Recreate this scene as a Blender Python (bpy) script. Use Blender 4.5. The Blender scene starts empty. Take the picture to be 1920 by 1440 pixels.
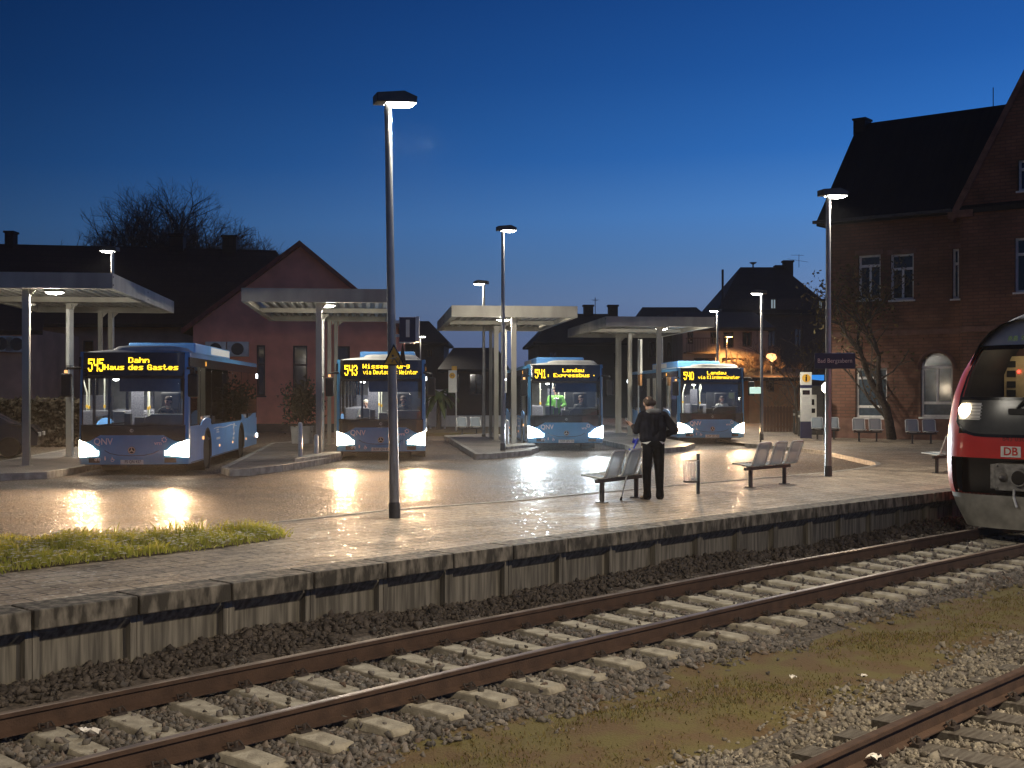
import bpy, bmesh, math, random
import numpy as np
from mathutils import Vector, Matrix, geometry

S = bpy.context.scene
C = S.collection
R = math.radians
rnd = random.Random(11)

# ------------------------------------------------------------------ camera
FPX = 2380.0; CX = 960.0; HY = 738.0; CAMZ = 1.8
cam_d = bpy.data.cameras.new('camera'); cam = bpy.data.objects.new('camera', cam_d); C.objects.link(cam)
cam.location = (0, 0, CAMZ); cam.rotation_euler = (R(90), 0, 0)
cam_d.sensor_width = 36; cam_d.lens = FPX / 1920 * 36; cam_d.shift_y = (HY - 720) / 1920
cam_d.clip_start = .1; cam_d.clip_end = 3000
S.camera = cam

# ------------------------------------------------------------------ sky (blue hour, sun well under the horizon)
w = bpy.data.worlds.new('World'); S.world = w; w.use_nodes = True
wt = w.node_tree; wt.nodes.clear()
def wn(t, **k):
    n = wt.nodes.new(t)
    for a, b in k.items(): setattr(n, a, b)
    return n
tc = wn('ShaderNodeTexCoord'); sep = wn('ShaderNodeSeparateXYZ'); ramp = wn('ShaderNodeValToRGB')
wt.links.new(tc.outputs['Generated'], sep.inputs[0])
az = wn('ShaderNodeMath', operation='MULTIPLY_ADD'); az.inputs[1].default_value = -.03
wt.links.new(sep.outputs['X'], az.inputs[0]); wt.links.new(sep.outputs['Z'], az.inputs[2])
wt.links.new(az.outputs[0], ramp.inputs[0])
cr = ramp.color_ramp
SKY = [(0.0, (.072, .088, .170)), (.03, (.098, .135, .260)), (.07, (.108, .180, .340)), (.10, (.076, .178, .385)), (.135, (.056, .178, .450)),
       (.18, (.022, .120, .390)), (.24, (.011, .078, .295)), (.30, (.0070, .054, .225)), (.45, (.005, .024, .10)), (1.0, (.004, .014, .055))]
while len(cr.elements) < len(SKY): cr.elements.new(.5)
for e, (p, c) in zip(cr.elements, SKY): e.position = p; e.color = (*c, 1)
glow = wn('ShaderNodeMapRange'); glow.inputs[1].default_value = -.45; glow.inputs[2].default_value = .45   # brighter towards the set sun
glow.inputs[3].default_value = .30; glow.inputs[4].default_value = 1.5
wt.links.new(sep.outputs['X'], glow.inputs[0])
bg = wn('ShaderNodeBackground')
wo = wn('ShaderNodeOutputWorld')
wt.links.new(glow.outputs[0], bg.inputs[1]); wt.links.new(ramp.outputs[0], bg.inputs[0]); wt.links.new(bg.outputs[0], wo.inputs[0])

S.render.engine = 'CYCLES'
S.view_settings.view_transform = 'Standard'; S.view_settings.look = 'None'
S.view_settings.exposure = 0; S.view_settings.gamma = 1; S.view_settings.use_curve_mapping = False
S.cycles.use_denoising = True
S.cycles.max_bounces = 6; S.cycles.diffuse_bounces = 2; S.cycles.glossy_bounces = 3; S.cycles.transparent_max_bounces = 12
S.cycles.sample_clamp_indirect = 4; S.cycles.caustics_reflective = False; S.cycles.caustics_refractive = False
P_STREET, P_HEAD, P_SHELTER, P_NEAR, P_CABIN = 1700, 5600, 70, 4400, 330

# ------------------------------------------------------------------ coordinates
def G(px, py, z=0.):                     # pixel of the photograph -> point on the plane z
    Y = FPX * (CAMZ - z) / (py - HY)
    return Vector(((px - CX) / FPX * Y, Y, z))
def D(px, py, Y):                        # pixel -> point at depth Y
    return Vector(((px - CX) / FPX * Y, Y, CAMZ - (py - HY) / FPX * Y))
TH = math.atan(2210 / FPX)
TU = Vector((math.sin(TH), math.cos(TH), 0)); TN = Vector((-math.cos(TH), math.sin(TH), 0))
def bend(u):
    d = max(-22, min(30, u - 13)); b = .0022 * d * d
    return b + .0044 * d * (u - 13 - d)
def T(u, v, z=0.):                       # along the track, across it (v grows towards the station)
    p = TU * u + TN * (v - bend(u)); p.z = z
    return p
def tang(u):
    a = T(u + .05, 0) - T(u - .05, 0)
    return math.atan2(a.y, a.x)
def uv_of(p):
    u = p.x * TU.x + p.y * TU.y
    return u, p.x * TN.x + p.y * TN.y + bend(u)

# ------------------------------------------------------------------ materials
MATS = {}
def mat(name, col, rough=.6, metal=0., var=0., scale=8., bump=0., bscale=60., col2=None, rough2=None, coat=0., spec=.5, stretch=None, coord='Object', detail=4, contrast=(.35, .65)):
    if name in MATS: return MATS[name]
    m = bpy.data.materials.new(name); m.use_nodes = True; MATS[name] = m
    nt = m.node_tree; b = nt.nodes['Principled BSDF']
    b.inputs['Base Color'].default_value = (*col, 1); b.inputs['Roughness'].default_value = rough
    b.inputs['Metallic'].default_value = metal; b.inputs['Coat Weight'].default_value = coat
    b.inputs['Specular IOR Level'].default_value = spec
    if var or col2 or bump or rough2 is not None:
        t = nt.nodes.new('ShaderNodeTexCoord'); mp = nt.nodes.new('ShaderNodeMapping')
        nt.links.new(t.outputs[coord], mp.inputs[0])
        if stretch: mp.inputs['Scale'].default_value = stretch
        n = nt.nodes.new('ShaderNodeTexNoise'); n.inputs['Scale'].default_value = scale; n.inputs['Detail'].default_value = detail
        nt.links.new(mp.outputs[0], n.inputs[0])
        mr = nt.nodes.new('ShaderNodeMapRange'); mr.inputs[1].default_value, mr.inputs[2].default_value = contrast
        nt.links.new(n.outputs[0], mr.inputs[0])
        if var or col2:
            mx = nt.nodes.new('ShaderNodeMix'); mx.data_type = 'RGBA'
            c2 = col2 or tuple(min(1, c * (1 + var)) for c in col)
            c1 = col if col2 else tuple(c * (1 - var) for c in col)
            mx.inputs[6].default_value = (*c1, 1); mx.inputs[7].default_value = (*c2, 1)
            nt.links.new(mr.outputs[0], mx.inputs[0]); nt.links.new(mx.outputs[2], b.inputs['Base Color'])
            m['mix'] = mx.name
        if rough2 is not None:
            r = nt.nodes.new('ShaderNodeMapRange'); r.inputs[3].default_value = rough; r.inputs[4].default_value = rough2
            r.inputs[1].default_value, r.inputs[2].default_value = contrast
            nt.links.new(n.outputs[0], r.inputs[0]); nt.links.new(r.outputs[0], b.inputs['Roughness'])
        if bump:
            n2 = nt.nodes.new('ShaderNodeTexNoise'); n2.inputs['Scale'].default_value = bscale; n2.inputs['Detail'].default_value = 3
            nt.links.new(mp.outputs[0], n2.inputs[0])
            bp = nt.nodes.new('ShaderNodeBump'); bp.inputs['Strength'].default_value = bump; bp.inputs['Distance'].default_value = .02
            nt.links.new(n2.outputs[0], bp.inputs['Height']); nt.links.new(bp.outputs[0], b.inputs['Normal'])
    return m
def emis(name, col, strength):
    if name in MATS: return MATS[name]
    m = bpy.data.materials.new(name); m.use_nodes = True; MATS[name] = m
    b = m.node_tree.nodes['Principled BSDF']
    b.inputs['Base Color'].default_value = (*[c * .3 for c in col], 1)
    b.inputs['Emission Color'].default_value = (*col, 1); b.inputs['Emission Strength'].default_value = strength
    return m
def glass(name, tint=(.9, .95, .95), gloss=.12, rough=.02):
    if name in MATS: return MATS[name]
    m = bpy.data.materials.new(name); m.use_nodes = True; MATS[name] = m
    nt = m.node_tree; nt.nodes.remove(nt.nodes['Principled BSDF']); o = nt.nodes['Material Output']
    t = nt.nodes.new('ShaderNodeBsdfTransparent'); t.inputs[0].default_value = (*tint, 1)
    g = nt.nodes.new('ShaderNodeBsdfGlossy'); g.inputs['Roughness'].default_value = rough; g.inputs[0].default_value = (.9, .9, .9, 1)
    f = nt.nodes.new('ShaderNodeFresnel'); f.inputs[0].default_value = 1.5
    a = nt.nodes.new('ShaderNodeMath'); a.operation = 'ADD'; a.inputs[1].default_value = gloss - .04; a.use_clamp = True
    x = nt.nodes.new('ShaderNodeMixShader')
    nt.links.new(f.outputs[0], a.inputs[0]); nt.links.new(a.outputs[0], x.inputs[0])
    nt.links.new(t.outputs[0], x.inputs[1]); nt.links.new(g.outputs[0], x.inputs[2]); nt.links.new(x.outputs[0], o.inputs[0])
    return m
def net(name, open_):
    m = glass(name); nt = m.node_tree; o = nt.nodes['Material Output']; d = nt.nodes.new('ShaderNodeBsdfDiffuse'); d.inputs[0].default_value = (.36, .42, .46, 1)
    t = nt.nodes.new('ShaderNodeBsdfTransparent'); x = nt.nodes.new('ShaderNodeMixShader'); x.inputs[0].default_value = open_
    nt.links.new(d.outputs[0], x.inputs[1]); nt.links.new(t.outputs[0], x.inputs[2]); nt.links.new(x.outputs[0], o.inputs[0]); return m
def leafy(m, k=.55):                      # let light through thin leaves
    nt = m.node_tree; b = nt.nodes['Principled BSDF']; o = nt.nodes['Material Output']; t = nt.nodes.new('ShaderNodeBsdfTranslucent'); x = nt.nodes.new('ShaderNodeMixShader'); x.inputs[0].default_value = k
    src = b.inputs['Base Color'].links
    if src: nt.links.new(src[0].from_socket, t.inputs[0])
    nt.links.new(b.outputs[0], x.inputs[1]); nt.links.new(t.outputs[0], x.inputs[2]); nt.links.new(x.outputs[0], o.inputs[0]); return m
def brickify(m, scale, bw, bh, mortar, mcol, c1, c2, bump=.4, offset=.5, coord='Object', rot=(0, 0, 0), msize=.02, var=.5, nscale=.7):
    nt = m.node_tree; b = nt.nodes['Principled BSDF']
    t = nt.nodes.new('ShaderNodeTexCoord'); mp = nt.nodes.new('ShaderNodeMapping'); mp.inputs['Rotation'].default_value = rot
    nt.links.new(t.outputs[coord], mp.inputs[0])
    k = nt.nodes.new('ShaderNodeTexBrick'); k.inputs['Scale'].default_value = scale; k.offset = offset
    k.inputs['Brick Width'].default_value = bw; k.inputs['Row Height'].default_value = bh; k.inputs['Mortar Size'].default_value = msize
    k.inputs['Color1'].default_value = (*c1, 1); k.inputs['Color2'].default_value = (*c2, 1); k.inputs['Mortar'].default_value = (*mcol, 1)
    nt.links.new(mp.outputs[0], k.inputs[0])
    n = nt.nodes.new('ShaderNodeTexNoise'); n.inputs['Scale'].default_value = nscale; n.inputs['Detail'].default_value = 6
    nt.links.new(t.outputs[coord], n.inputs[0])
    mr = nt.nodes.new('ShaderNodeMapRange'); mr.inputs[1].default_value = .3; mr.inputs[2].default_value = .7
    mr.inputs[3].default_value = 1 - var; mr.inputs[4].default_value = 1 + var * .4
    nt.links.new(n.outputs[0], mr.inputs[0])
    mx = nt.nodes.new('ShaderNodeMix'); mx.data_type = 'RGBA'; mx.blend_type = 'MULTIPLY'; mx.inputs[0].default_value = 1
    nt.links.new(k.outputs[0], mx.inputs[6]); nt.links.new(mr.outputs[0], mx.inputs[7]); nt.links.new(mx.outputs[2], b.inputs['Base Color'])
    iv = nt.nodes.new('ShaderNodeMath'); iv.operation = 'SUBTRACT'; iv.inputs[0].default_value = 1
    nt.links.new(k.outputs['Fac'], iv.inputs[1])
    n2 = nt.nodes.new('ShaderNodeTexNoise'); n2.inputs['Scale'].default_value = 45; nt.links.new(t.outputs[coord], n2.inputs[0])
    ad = nt.nodes.new('ShaderNodeMath'); ad.operation = 'MULTIPLY_ADD'; ad.inputs[1].default_value = .6
    nt.links.new(n2.outputs[0], ad.inputs[0]); nt.links.new(iv.outputs[0], ad.inputs[2])
    bp = nt.nodes.new('ShaderNodeBump'); bp.inputs['Strength'].default_value = bump; bp.inputs['Distance'].default_value = .01
    nt.links.new(ad.outputs[0], bp.inputs['Height']); nt.links.new(bp.outputs[0], b.inputs['Normal'])
    return m

M_asph = mat('wet asphalt', (.090, .067, .046), .58, rough2=.85, col2=(.155, .118, .081), scale=.9, bump=1.0, bscale=24, detail=8, spec=.35)
M_pave = brickify(mat('paving slabs', (.2, .18, .15), .58, rough2=.85, scale=1.3), 1, .5, .25, .01, (.035, .028, .02), (.27, .216, .156), (.345, .28, .205), .6, rot=(0, 0, -(math.pi / 2 - TH)), msize=.011, var=.45, nscale=1.1)
M_islp = brickify(mat('island bricks', (.2, .17, .14), .6), 1, .22, .11, .01, (.05, .045, .04), (.17, .145, .12), (.25, .215, .18), .5, rot=(0, 0, R(-6)), msize=.007, var=.4)
M_kerb = mat('kerb stone', (.30, .28, .24), .75, var=.3, scale=5, bump=.3)
M_conc = mat('weathered concrete', (.070, .064, .053), .88, col2=(.20, .184, .15), scale=9, stretch=(2.2, 2.2, .14), bump=.12, bscale=30, detail=8, contrast=(.38, .68))
M_cope = mat('platform coping', (.030, .027, .021), .85, col2=(.20, .18, .145), scale=11, stretch=(1, 1, .35), bump=.4, bscale=25, detail=9, contrast=(.42, .68))
M_slp = mat('sleeper concrete', (.20, .18, .14), .85, col2=(.36, .335, .27), scale=7, bump=.4, bscale=50)
M_wood = mat('old timber sleeper', (.055, .045, .036), .9, col2=(.12, .11, .095), scale=4, stretch=(1, 8, 8), bump=.5)
M_rust = mat('rusty rail', (.036, .018, .010), .85, col2=(.060, .032, .019), scale=6, stretch=(1, 1, 1), bump=.3)
M_rtop = mat('worn rail head', (.26, .21, .17), .36, metal=.6, var=.3, scale=3)
M_clip = mat('dark rail clip', (.03, .022, .018), .7, var=.3, bump=.2)
M_soil = mat('dirty ballast bed', (.045, .038, .032), .95, col2=(.12, .10, .082), scale=22, bump=.8, bscale=30, detail=8)
M_moss = mat('mossy earth', (.100, .064, .028), .95, col2=(.108, .090, .027), scale=2.6, bump=.8, bscale=45, detail=9, contrast=(.42, .6))
M_galv = mat('galvanised steel', (.52, .52, .50), .40, metal=.35, var=.15, scale=6)
M_pole = mat('grey lamp pole', (.30, .295, .28), .4, metal=.4, var=.12, scale=4, spec=.5)
M_sleeve = mat('dark pole sleeve', (.05, .048, .046), .55, var=.2)
M_head = mat('lamp housing', (.045, .047, .045), .5, var=.15)
M_cream = mat('shelter paint', (.42, .39, .32), .6, col2=(.28, .26, .215), scale=1.6, bump=.08, stretch=(1, 1, .4), detail=7)
M_deck = mat('corrugated deck', (.52, .50, .45), .5, var=.12, scale=2)
M_blue = mat('bus blue paint', (.060, .275, .54), .30, var=.08, scale=2, coat=.5)
M_bluelit = mat('bus headlit blue paint', (.13, .37, .78), .35, var=.08, scale=2, coat=.4)  # bus blue made paler: headlight glow on the sides is put into the colour
M_black = mat('black gloss', (.010, .009, .009), .15, var=.2, spec=.5)
M_blackm = mat('black plastic', (.018, .017, .016), .55, var=.2, bump=.05)
M_rub = mat('tyre rubber', (.018, .017, .016), .85, var=.3, bump=.1)
M_rim = mat('wheel rim', (.32, .32, .33), .4, metal=.7, var=.15)
M_white = mat('white lettering', (.75, .75, .74), .5, var=.04)
M_dirtw = mat('dirty white paint', (.48, .47, .43), .5, var=.15, scale=3)
M_ibus = mat('bus interior grey', (.28, .28, .27), .6, var=.1)
M_idark = mat('bus interior dark', (.03, .03, .032), .6, var=.2)
M_seat = mat('patterned seat cloth', (.10, .10, .13), .85, col2=(.20, .20, .23), scale=30)
M_grip = mat('yellow grip', (.75, .45, .05), .5, var=.05)
M_rail_y = mat('pale handrail', (.72, .72, .60), .3, var=.05)
M_gl = glass('clear glass', (.92, .95, .94), .07)
M_glt = glass('tinted glass', (.52, .55, .54), .07)
M_glh = mat('dark window glass', (.010, .012, .016), .06, var=.1, spec=.8)
M_red = mat('train red', (.50, .022, .018), .32, var=.08, scale=2, coat=.4)
M_silv = mat('train silver', (.36, .355, .34), .42, metal=.2, var=.1, scale=2)
M_brick = brickify(mat('red sandstone blocks', (.2, .08, .05), .85), 1, .40, .13, .008, (.12, .062, .040), (.165, .070, .042), (.205, .092, .056), .5, rot=(R(90), 0, 0), var=.5)
M_trim = mat('sandstone trim', (.17, .085, .06), .8, var=.25, scale=3, bump=.2)
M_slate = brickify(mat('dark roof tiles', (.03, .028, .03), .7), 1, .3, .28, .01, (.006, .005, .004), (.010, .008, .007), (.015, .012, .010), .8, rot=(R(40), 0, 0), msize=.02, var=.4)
M_redroof = mat('red roof edge', (.17, .035, .026), .7, var=.25, scale=3, bump=.2)
M_brownroof = brickify(mat('brown roof tiles', (.03, .02, .02), .8), 1, .3, .3, .01, (.006, .004, .003), (.013, .008, .006), (.020, .012, .009), .8, rot=(R(30), 0, 0), msize=.02, var=.4)
M_pink = mat('pink render', (.72, .26, .17), .85, var=.12, scale=1.1, bump=.15, bscale=30)
M_plinth = mat('dark plinth', (.06, .05, .05), .8, var=.2, bump=.2)
M_tan = mat('brown render', (.42, .24, .165), .85, var=.2, scale=.8, bump=.2)
M_hwhite = mat('pale house render', (.26, .23, .20), .8, var=.12, scale=.8, bump=.1)
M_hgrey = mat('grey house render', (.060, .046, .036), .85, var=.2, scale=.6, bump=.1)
M_orange = mat('orange house wall', (.42, .20, .07), .8, var=.15, scale=1.5, bump=.1)
M_frame = mat('white window frame', (.68, .67, .63), .5, var=.08)
M_shut = mat('window shutter', (.06, .045, .045), .7, var=.2)
M_bark = mat('dark bark', (.050, .038, .030), .9, var=.4, scale=12, bump=.5)
M_leaf = mat('dry leaves', (.07, .062, .022), .8, col2=(.13, .085, .03), scale=4)
M_hedge = mat('hedge leaves', (.028, .022, .012), .85, col2=(.052, .038, .02), scale=3)
M_gleaf = mat('green leaves', (.05, .085, .02), .7, col2=(.10, .13, .03), scale=4)
M_fence = mat('brown fence boards', (.12, .05, .03), .8, var=.3, scale=5, stretch=(6, 6, .6), bump=.3)
M_sign = mat('dark blue sign', (.012, .016, .060), .45, var=.08)
M_yel = mat('yellow sign', (.62, .34, .03), .5, var=.08)
M_hpl = mat('pale sign panel', (.62, .61, .55), .5, var=.05)
M_led = emis('amber led', (1, .62, .02), 3.2)
M_led2 = emis('dim amber led', (1, .45, .06), 1.2)
M_ledg = emis('dim green led', (.35, .5, .2), .12)
M_hw = emis('warm headlight', (1, .76, .50), 22)
M_hc = emis('cool headlight', (.86, .95, 1), 22)
M_lens = emis('street lamp lens', (1, .97, .88), 40)
M_lenso = emis('sodium lamp lens', (1, .50, .12), 25)
M_dotglint = emis('small white glint', (.85, .92, 1), 16)
M_amb = emis('small amber marker', (1, .5, .18), 1.6)
M_bluescreen = emis('blue lit screen', (.03, .28, .85), .8)
M_winlit = emis('lit window', (1, .62, .33), 1.2)
M_wincool = emis('cool lit window', (.62, .78, .85), .35)
M_skin = mat('skin', (.44, .26, .19), .55, var=.08, scale=12)
M_hair = mat('brown hair', (.06, .035, .02), .7, var=.3, scale=40)
M_navy = mat('navy jacket', (.010, .010, .015), .9, spec=.12, var=.5, scale=9, bump=1.0, bscale=13)
M_trk = mat('black track trousers', (.006, .006, .007), .9, spec=.12, var=.4, scale=9, bump=1.0, bscale=13)
M_grey = mat('grey hood cloth', (.16, .16, .15), .85, var=.2, bump=.2)
M_shoe = mat('black shoe', (.012, .011, .011), .6, var=.3)
M_lime = mat('bright green jacket', (.24, .62, .12), .75, var=.1)
M_shirt = mat('pale shirt', (.55, .55, .53), .8, var=.08)
M_lips = mat('lips', (.32, .12, .10), .5, var=.1)
M_eye = mat('dark eyes', (.01, .01, .01), .3, var=.1)
M_mesh_bin = net('fine wire mesh', .80)
M_seatmesh = net('fine seat mesh', .50)
M_film = glass('thin plastic film', (.90, .92, .92), .14, .12)
M_crutch = mat('blue crutch plastic', (.03, .05, .42), .4, var=.1)
M_paper = mat('white paper', (.72, .70, .66), .8, var=.08)
M_car = mat('dark car paint', (.014, .014, .017), .25, var=.1, coat=.5)

def grain(m, scale, amt=.55, glint=.12, rgl=.22, tilt=.5, stretch=(1, 1, 1)):     # aggregate: every stone its own tone, a few of them wet and shiny
    nt = m.node_tree; b = nt.nodes['Principled BSDF']; t = nt.nodes.new('ShaderNodeTexCoord'); mp = nt.nodes.new('ShaderNodeMapping'); mp.inputs['Scale'].default_value = stretch
    v = nt.nodes.new('ShaderNodeTexVoronoi'); v.inputs['Scale'].default_value = scale; nt.links.new(t.outputs['Object'], mp.inputs[0]); nt.links.new(mp.outputs[0], v.inputs[0])
    s = nt.nodes.new('ShaderNodeSeparateColor'); nt.links.new(v.outputs['Color'], s.inputs[0])
    r = nt.nodes.new('ShaderNodeMapRange'); r.inputs[3].default_value = 1 - amt; r.inputs[4].default_value = 1 + amt; nt.links.new(s.outputs[0], r.inputs[0])
    x = nt.nodes.new('ShaderNodeMix'); x.data_type = 'RGBA'; x.blend_type = 'MULTIPLY'; x.inputs[0].default_value = 1
    nt.links.new(b.inputs['Base Color'].links[0].from_socket, x.inputs[6]); nt.links.new(r.outputs[0], x.inputs[7]); nt.links.new(x.outputs[2], b.inputs['Base Color'])
    g = nt.nodes.new('ShaderNodeMath'); g.operation = 'LESS_THAN'; g.inputs[1].default_value = glint; nt.links.new(s.outputs[1], g.inputs[0])
    q = nt.nodes.new('ShaderNodeMix'); q.inputs[3].default_value = rgl; nt.links.new(g.outputs[0], q.inputs[0])
    nt.links.new(b.inputs['Roughness'].links[0].from_socket, q.inputs[2]); nt.links.new(q.outputs[0], b.inputs['Roughness'])
    o = nt.nodes.new('ShaderNodeVectorMath'); o.operation = 'MULTIPLY_ADD'; o.inputs[1].default_value = (tilt, tilt, .05); o.inputs[2].default_value = (-tilt / 2, -tilt / 2, 0)
    nt.links.new(v.outputs['Color'], o.inputs[0]); a = nt.nodes.new('ShaderNodeVectorMath'); a.operation = 'ADD'; nt.links.new(o.outputs[0], a.inputs[0])
    nt.links.new(b.inputs['Normal'].links[0].from_socket, a.inputs[1]); z = nt.nodes.new('ShaderNodeVectorMath'); z.operation = 'NORMALIZE'; nt.links.new(a.outputs[0], z.inputs[0]); nt.links.new(z.outputs[0], b.inputs['Normal']); return m
grain(M_asph, 30, .5, .12, .30, .20); grain(M_pave, 26, .28, .08, .32, .10)
# ------------------------------------------------------------------ mesh builder
class MB:
    def __init__(s): s.v = []; s.f = []; s.m = []
    def add(s, vs, fs, mi=0):
        o = len(s.v); s.v.extend([tuple(v) for v in vs]); s.f.extend([tuple(i + o for i in f) for f in fs]); s.m.extend([mi] * len(fs)); return s
    def bx(s, x0, x1, y0, y1, z0, z1, mi=0, mtx=None):
        vs = [Vector((x, y, z)) for z in (z0, z1) for x, y in ((x0, y0), (x1, y0), (x1, y1), (x0, y1))]
        if mtx: vs = [mtx @ v for v in vs]
        return s.add(vs, [(3, 2, 1, 0), (4, 5, 6, 7), (0, 1, 5, 4), (1, 2, 6, 5), (2, 3, 7, 6), (3, 0, 4, 7)], mi)
    def tube(s, pts, r, n=8, mi=0, cap=True, closed=False, squash=None):
        pts = [Vector(p) for p in pts]; k = len(pts)
        rs = r if isinstance(r, (list, tuple)) else [r] * k
        d0 = (pts[1] - pts[0]).normalized(); nx = d0.orthogonal().normalized(); vs = []; prev = d0
        for i, p in enumerate(pts):
            if closed: d = (pts[(i + 1) % k] - pts[i - 1])
            elif i == 0: d = pts[1] - pts[0]
            elif i == k - 1: d = pts[-1] - pts[-2]
            else: d = (pts[i + 1] - p).normalized() + (p - pts[i - 1]).normalized()
            d = d.normalized() if d.length > 1e-9 else prev
            nx = prev.rotation_difference(d) @ nx; nx = (nx - d * nx.dot(d)).normalized(); ny = d.cross(nx); prev = d
            for j in range(n):
                a = 2 * math.pi * j / n
                vs.append(p + nx * (rs[i] * math.cos(a)) + ny * (rs[i] * math.sin(a)))
        fs = []
        for i in range(k if closed else k - 1):
            i2 = (i + 1) % k
            for j in range(n): fs.append((i * n + j, i * n + (j + 1) % n, i2 * n + (j + 1) % n, i2 * n + j))
        if cap and not closed: fs += [tuple(reversed(range(n))), tuple(range((k - 1) * n, k * n))]
        return s.add(vs, fs, mi)
    def prism(s, poly, ax, a0, a1, mi=0):           # polygon extruded along an axis; poly in the other two axes, in order
        n = len(poly)
        def pt(p, a): return {'x': (a, p[0], p[1]), 'y': (p[0], a, p[1]), 'z': (p[0], p[1], a)}[ax]
        vs = [pt(p, a0) for p in poly] + [pt(p, a1) for p in poly]
        area = sum(poly[i][0] * poly[(i + 1) % n][1] - poly[(i + 1) % n][0] * poly[i][1] for i in range(n))
        flip = (area > 0) == (ax == 'y')
        fs = [tuple(reversed(range(n))), tuple(range(n, 2 * n))] + [(i, (i + 1) % n, n + (i + 1) % n, n + i) for i in range(n)]
        if flip: fs = [tuple(reversed(f)) for f in fs]
        return s.add(vs, fs, mi)
    def poly(s, pts, mi=0, up=True):                 # tessellated flat polygon
        tri = geometry.tessellate_polygon([[Vector(p) for p in pts]]); fs = []
        for t in tri:
            a, b, c = (Vector(pts[i]) for i in t)
            nz = (b - a).cross(c - a).z
            fs.append(tuple(t) if (nz > 0) == up else tuple(reversed(t)))
        return s.add(pts, fs, mi)
    def lathe(s, prof, n=16, c=(0, 0, 0), ax='z', mi=0):
        vs = []
        for r, h in prof:
            for j in range(n):
                a = 2 * math.pi * j / n; x, y = r * math.cos(a), r * math.sin(a)
                p = {'z': (x, y, h), 'x': (h, x, y), 'y': (y, h, x)}[ax]
                vs.append((p[0] + c[0], p[1] + c[1], p[2] + c[2]))
        k = len(prof)
        fs = [(i * n + j, i * n + (j + 1) % n, (i + 1) * n + (j + 1) % n, (i + 1) * n + j) for i in range(k - 1) for j in range(n)]
        fs += [tuple(reversed(range(n))), tuple(range((k - 1) * n, k * n))]
        return s.add(vs, fs, mi)
    def grid(s, fn, us, ws, mi=0, flip=False):
        nu, nw = len(us), len(ws)
        vs = [fn(u, q) for u in us for q in ws]
        fs = [(i * nw + j, (i + 1) * nw + j, (i + 1) * nw + j + 1, i * nw + j + 1) for i in range(nu - 1) for j in range(nw - 1)]
        if flip: fs = [tuple(reversed(f)) for f in fs]
        return s.add(vs, fs, mi)
    def build(s, name, mats, parent=None, smooth=None, bevel=0, loc=None, rot=None):
        me = bpy.data.meshes.new(name); me.from_pydata(s.v, [], s.f)
        for m in (mats if isinstance(mats, (list, tuple)) else [mats]): me.materials.append(m)
        me.polygons.foreach_set('material_index', s.m)
        if smooth is not None:
            me.polygons.foreach_set('use_smooth', [True] * len(s.f)); me.set_sharp_from_angle(angle=R(smooth))
        me.update()
        o = bpy.data.objects.new(name, me); C.objects.link(o)
        if parent: o.parent = parent
        if loc: o.location = loc
        if rot: o.rotation_euler = rot
        if bevel:
            b = o.modifiers.new('edge', 'BEVEL'); b.width = bevel; b.segments = 2; b.limit_method = 'ANGLE'; b.angle_limit = R(40)
        return o
def lin(a, b, n): return [a + (b - a) * i / (n - 1) for i in range(n)]
def arrays(name, V, F, m, parent=None, smooth=False):    # fast mesh from numpy
    me = bpy.data.meshes.new(name); k = F.shape[1]
    me.vertices.add(len(V)); me.vertices.foreach_set('co', V.astype(np.float32).ravel())
    me.loops.add(F.size); me.loops.foreach_set('vertex_index', F.astype(np.int32).ravel())
    me.polygons.add(len(F)); me.polygons.foreach_set('loop_start', np.arange(0, F.size, k, dtype=np.int32))
    me.materials.append(m); me.update(calc_edges=True); me.validate()
    if smooth: me.polygons.foreach_set('use_smooth', [True] * len(me.polygons))
    o = bpy.data.objects.new(name, me); C.objects.link(o)
    if parent: o.parent = parent
    return o
def tag(o, label, cat, group=None, kind=None):
    o['label'] = label; o['category'] = cat
    if group: o['group'] = group
    if kind: o['kind'] = kind
    return o
def thing(name, label, cat, loc=(0, 0, 0), rotz=0, group=None):
    o = bpy.data.objects.new(name, None); C.objects.link(o); o.location = loc; o.rotation_euler = (0, 0, rotz)
    o.empty_display_size = .2
    return tag(o, label, cat, group)
def struct(o, kind='structure'): o['kind'] = kind; return o
KIDS = {}
def children(o): return [x for x in C.objects if x.parent == o]
def dup(o, loc, rotz=None, label=None, skip=()):
    kids = {}
    for x in C.objects:
        if x.parent: kids.setdefault(x.parent.name, []).append(x)
    def rec(a, par):
        c = a.copy(); C.objects.link(c)
        if par: c.parent = par
        for ch in kids.get(a.name, []):
            if ch.name.split('.')[0] not in skip: rec(ch, c)
        return c
    r = rec(o, None); r.location = loc
    if rotz is not None: r.rotation_euler = (0, 0, rotz)
    if label: r['label'] = label
    return r
def text(s, size, m, parent, loc, rot=(R(90), 0, 0), name='lettering', align='CENTER', ext=.002, sx=1., bold=0.):
    cu = bpy.data.curves.new(name, 'FONT'); cu.body = s; cu.size = size; cu.align_x = align; cu.align_y = 'CENTER'; cu.extrude = ext; cu.offset = bold
    cu.resolution_u = 3
    t = bpy.data.objects.new(name, cu); C.objects.link(t)
    dg = bpy.context.evaluated_depsgraph_get()
    me = bpy.data.meshes.new_from_object(t.evaluated_get(dg)); bpy.data.objects.remove(t); bpy.data.curves.remove(cu)
    me.materials.clear(); me.materials.append(m)
    o = bpy.data.objects.new(name, me); C.objects.link(o); o.parent = parent; o.location = loc; o.rotation_euler = rot; o.scale = (sx, 1, 1)
    return o
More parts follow.
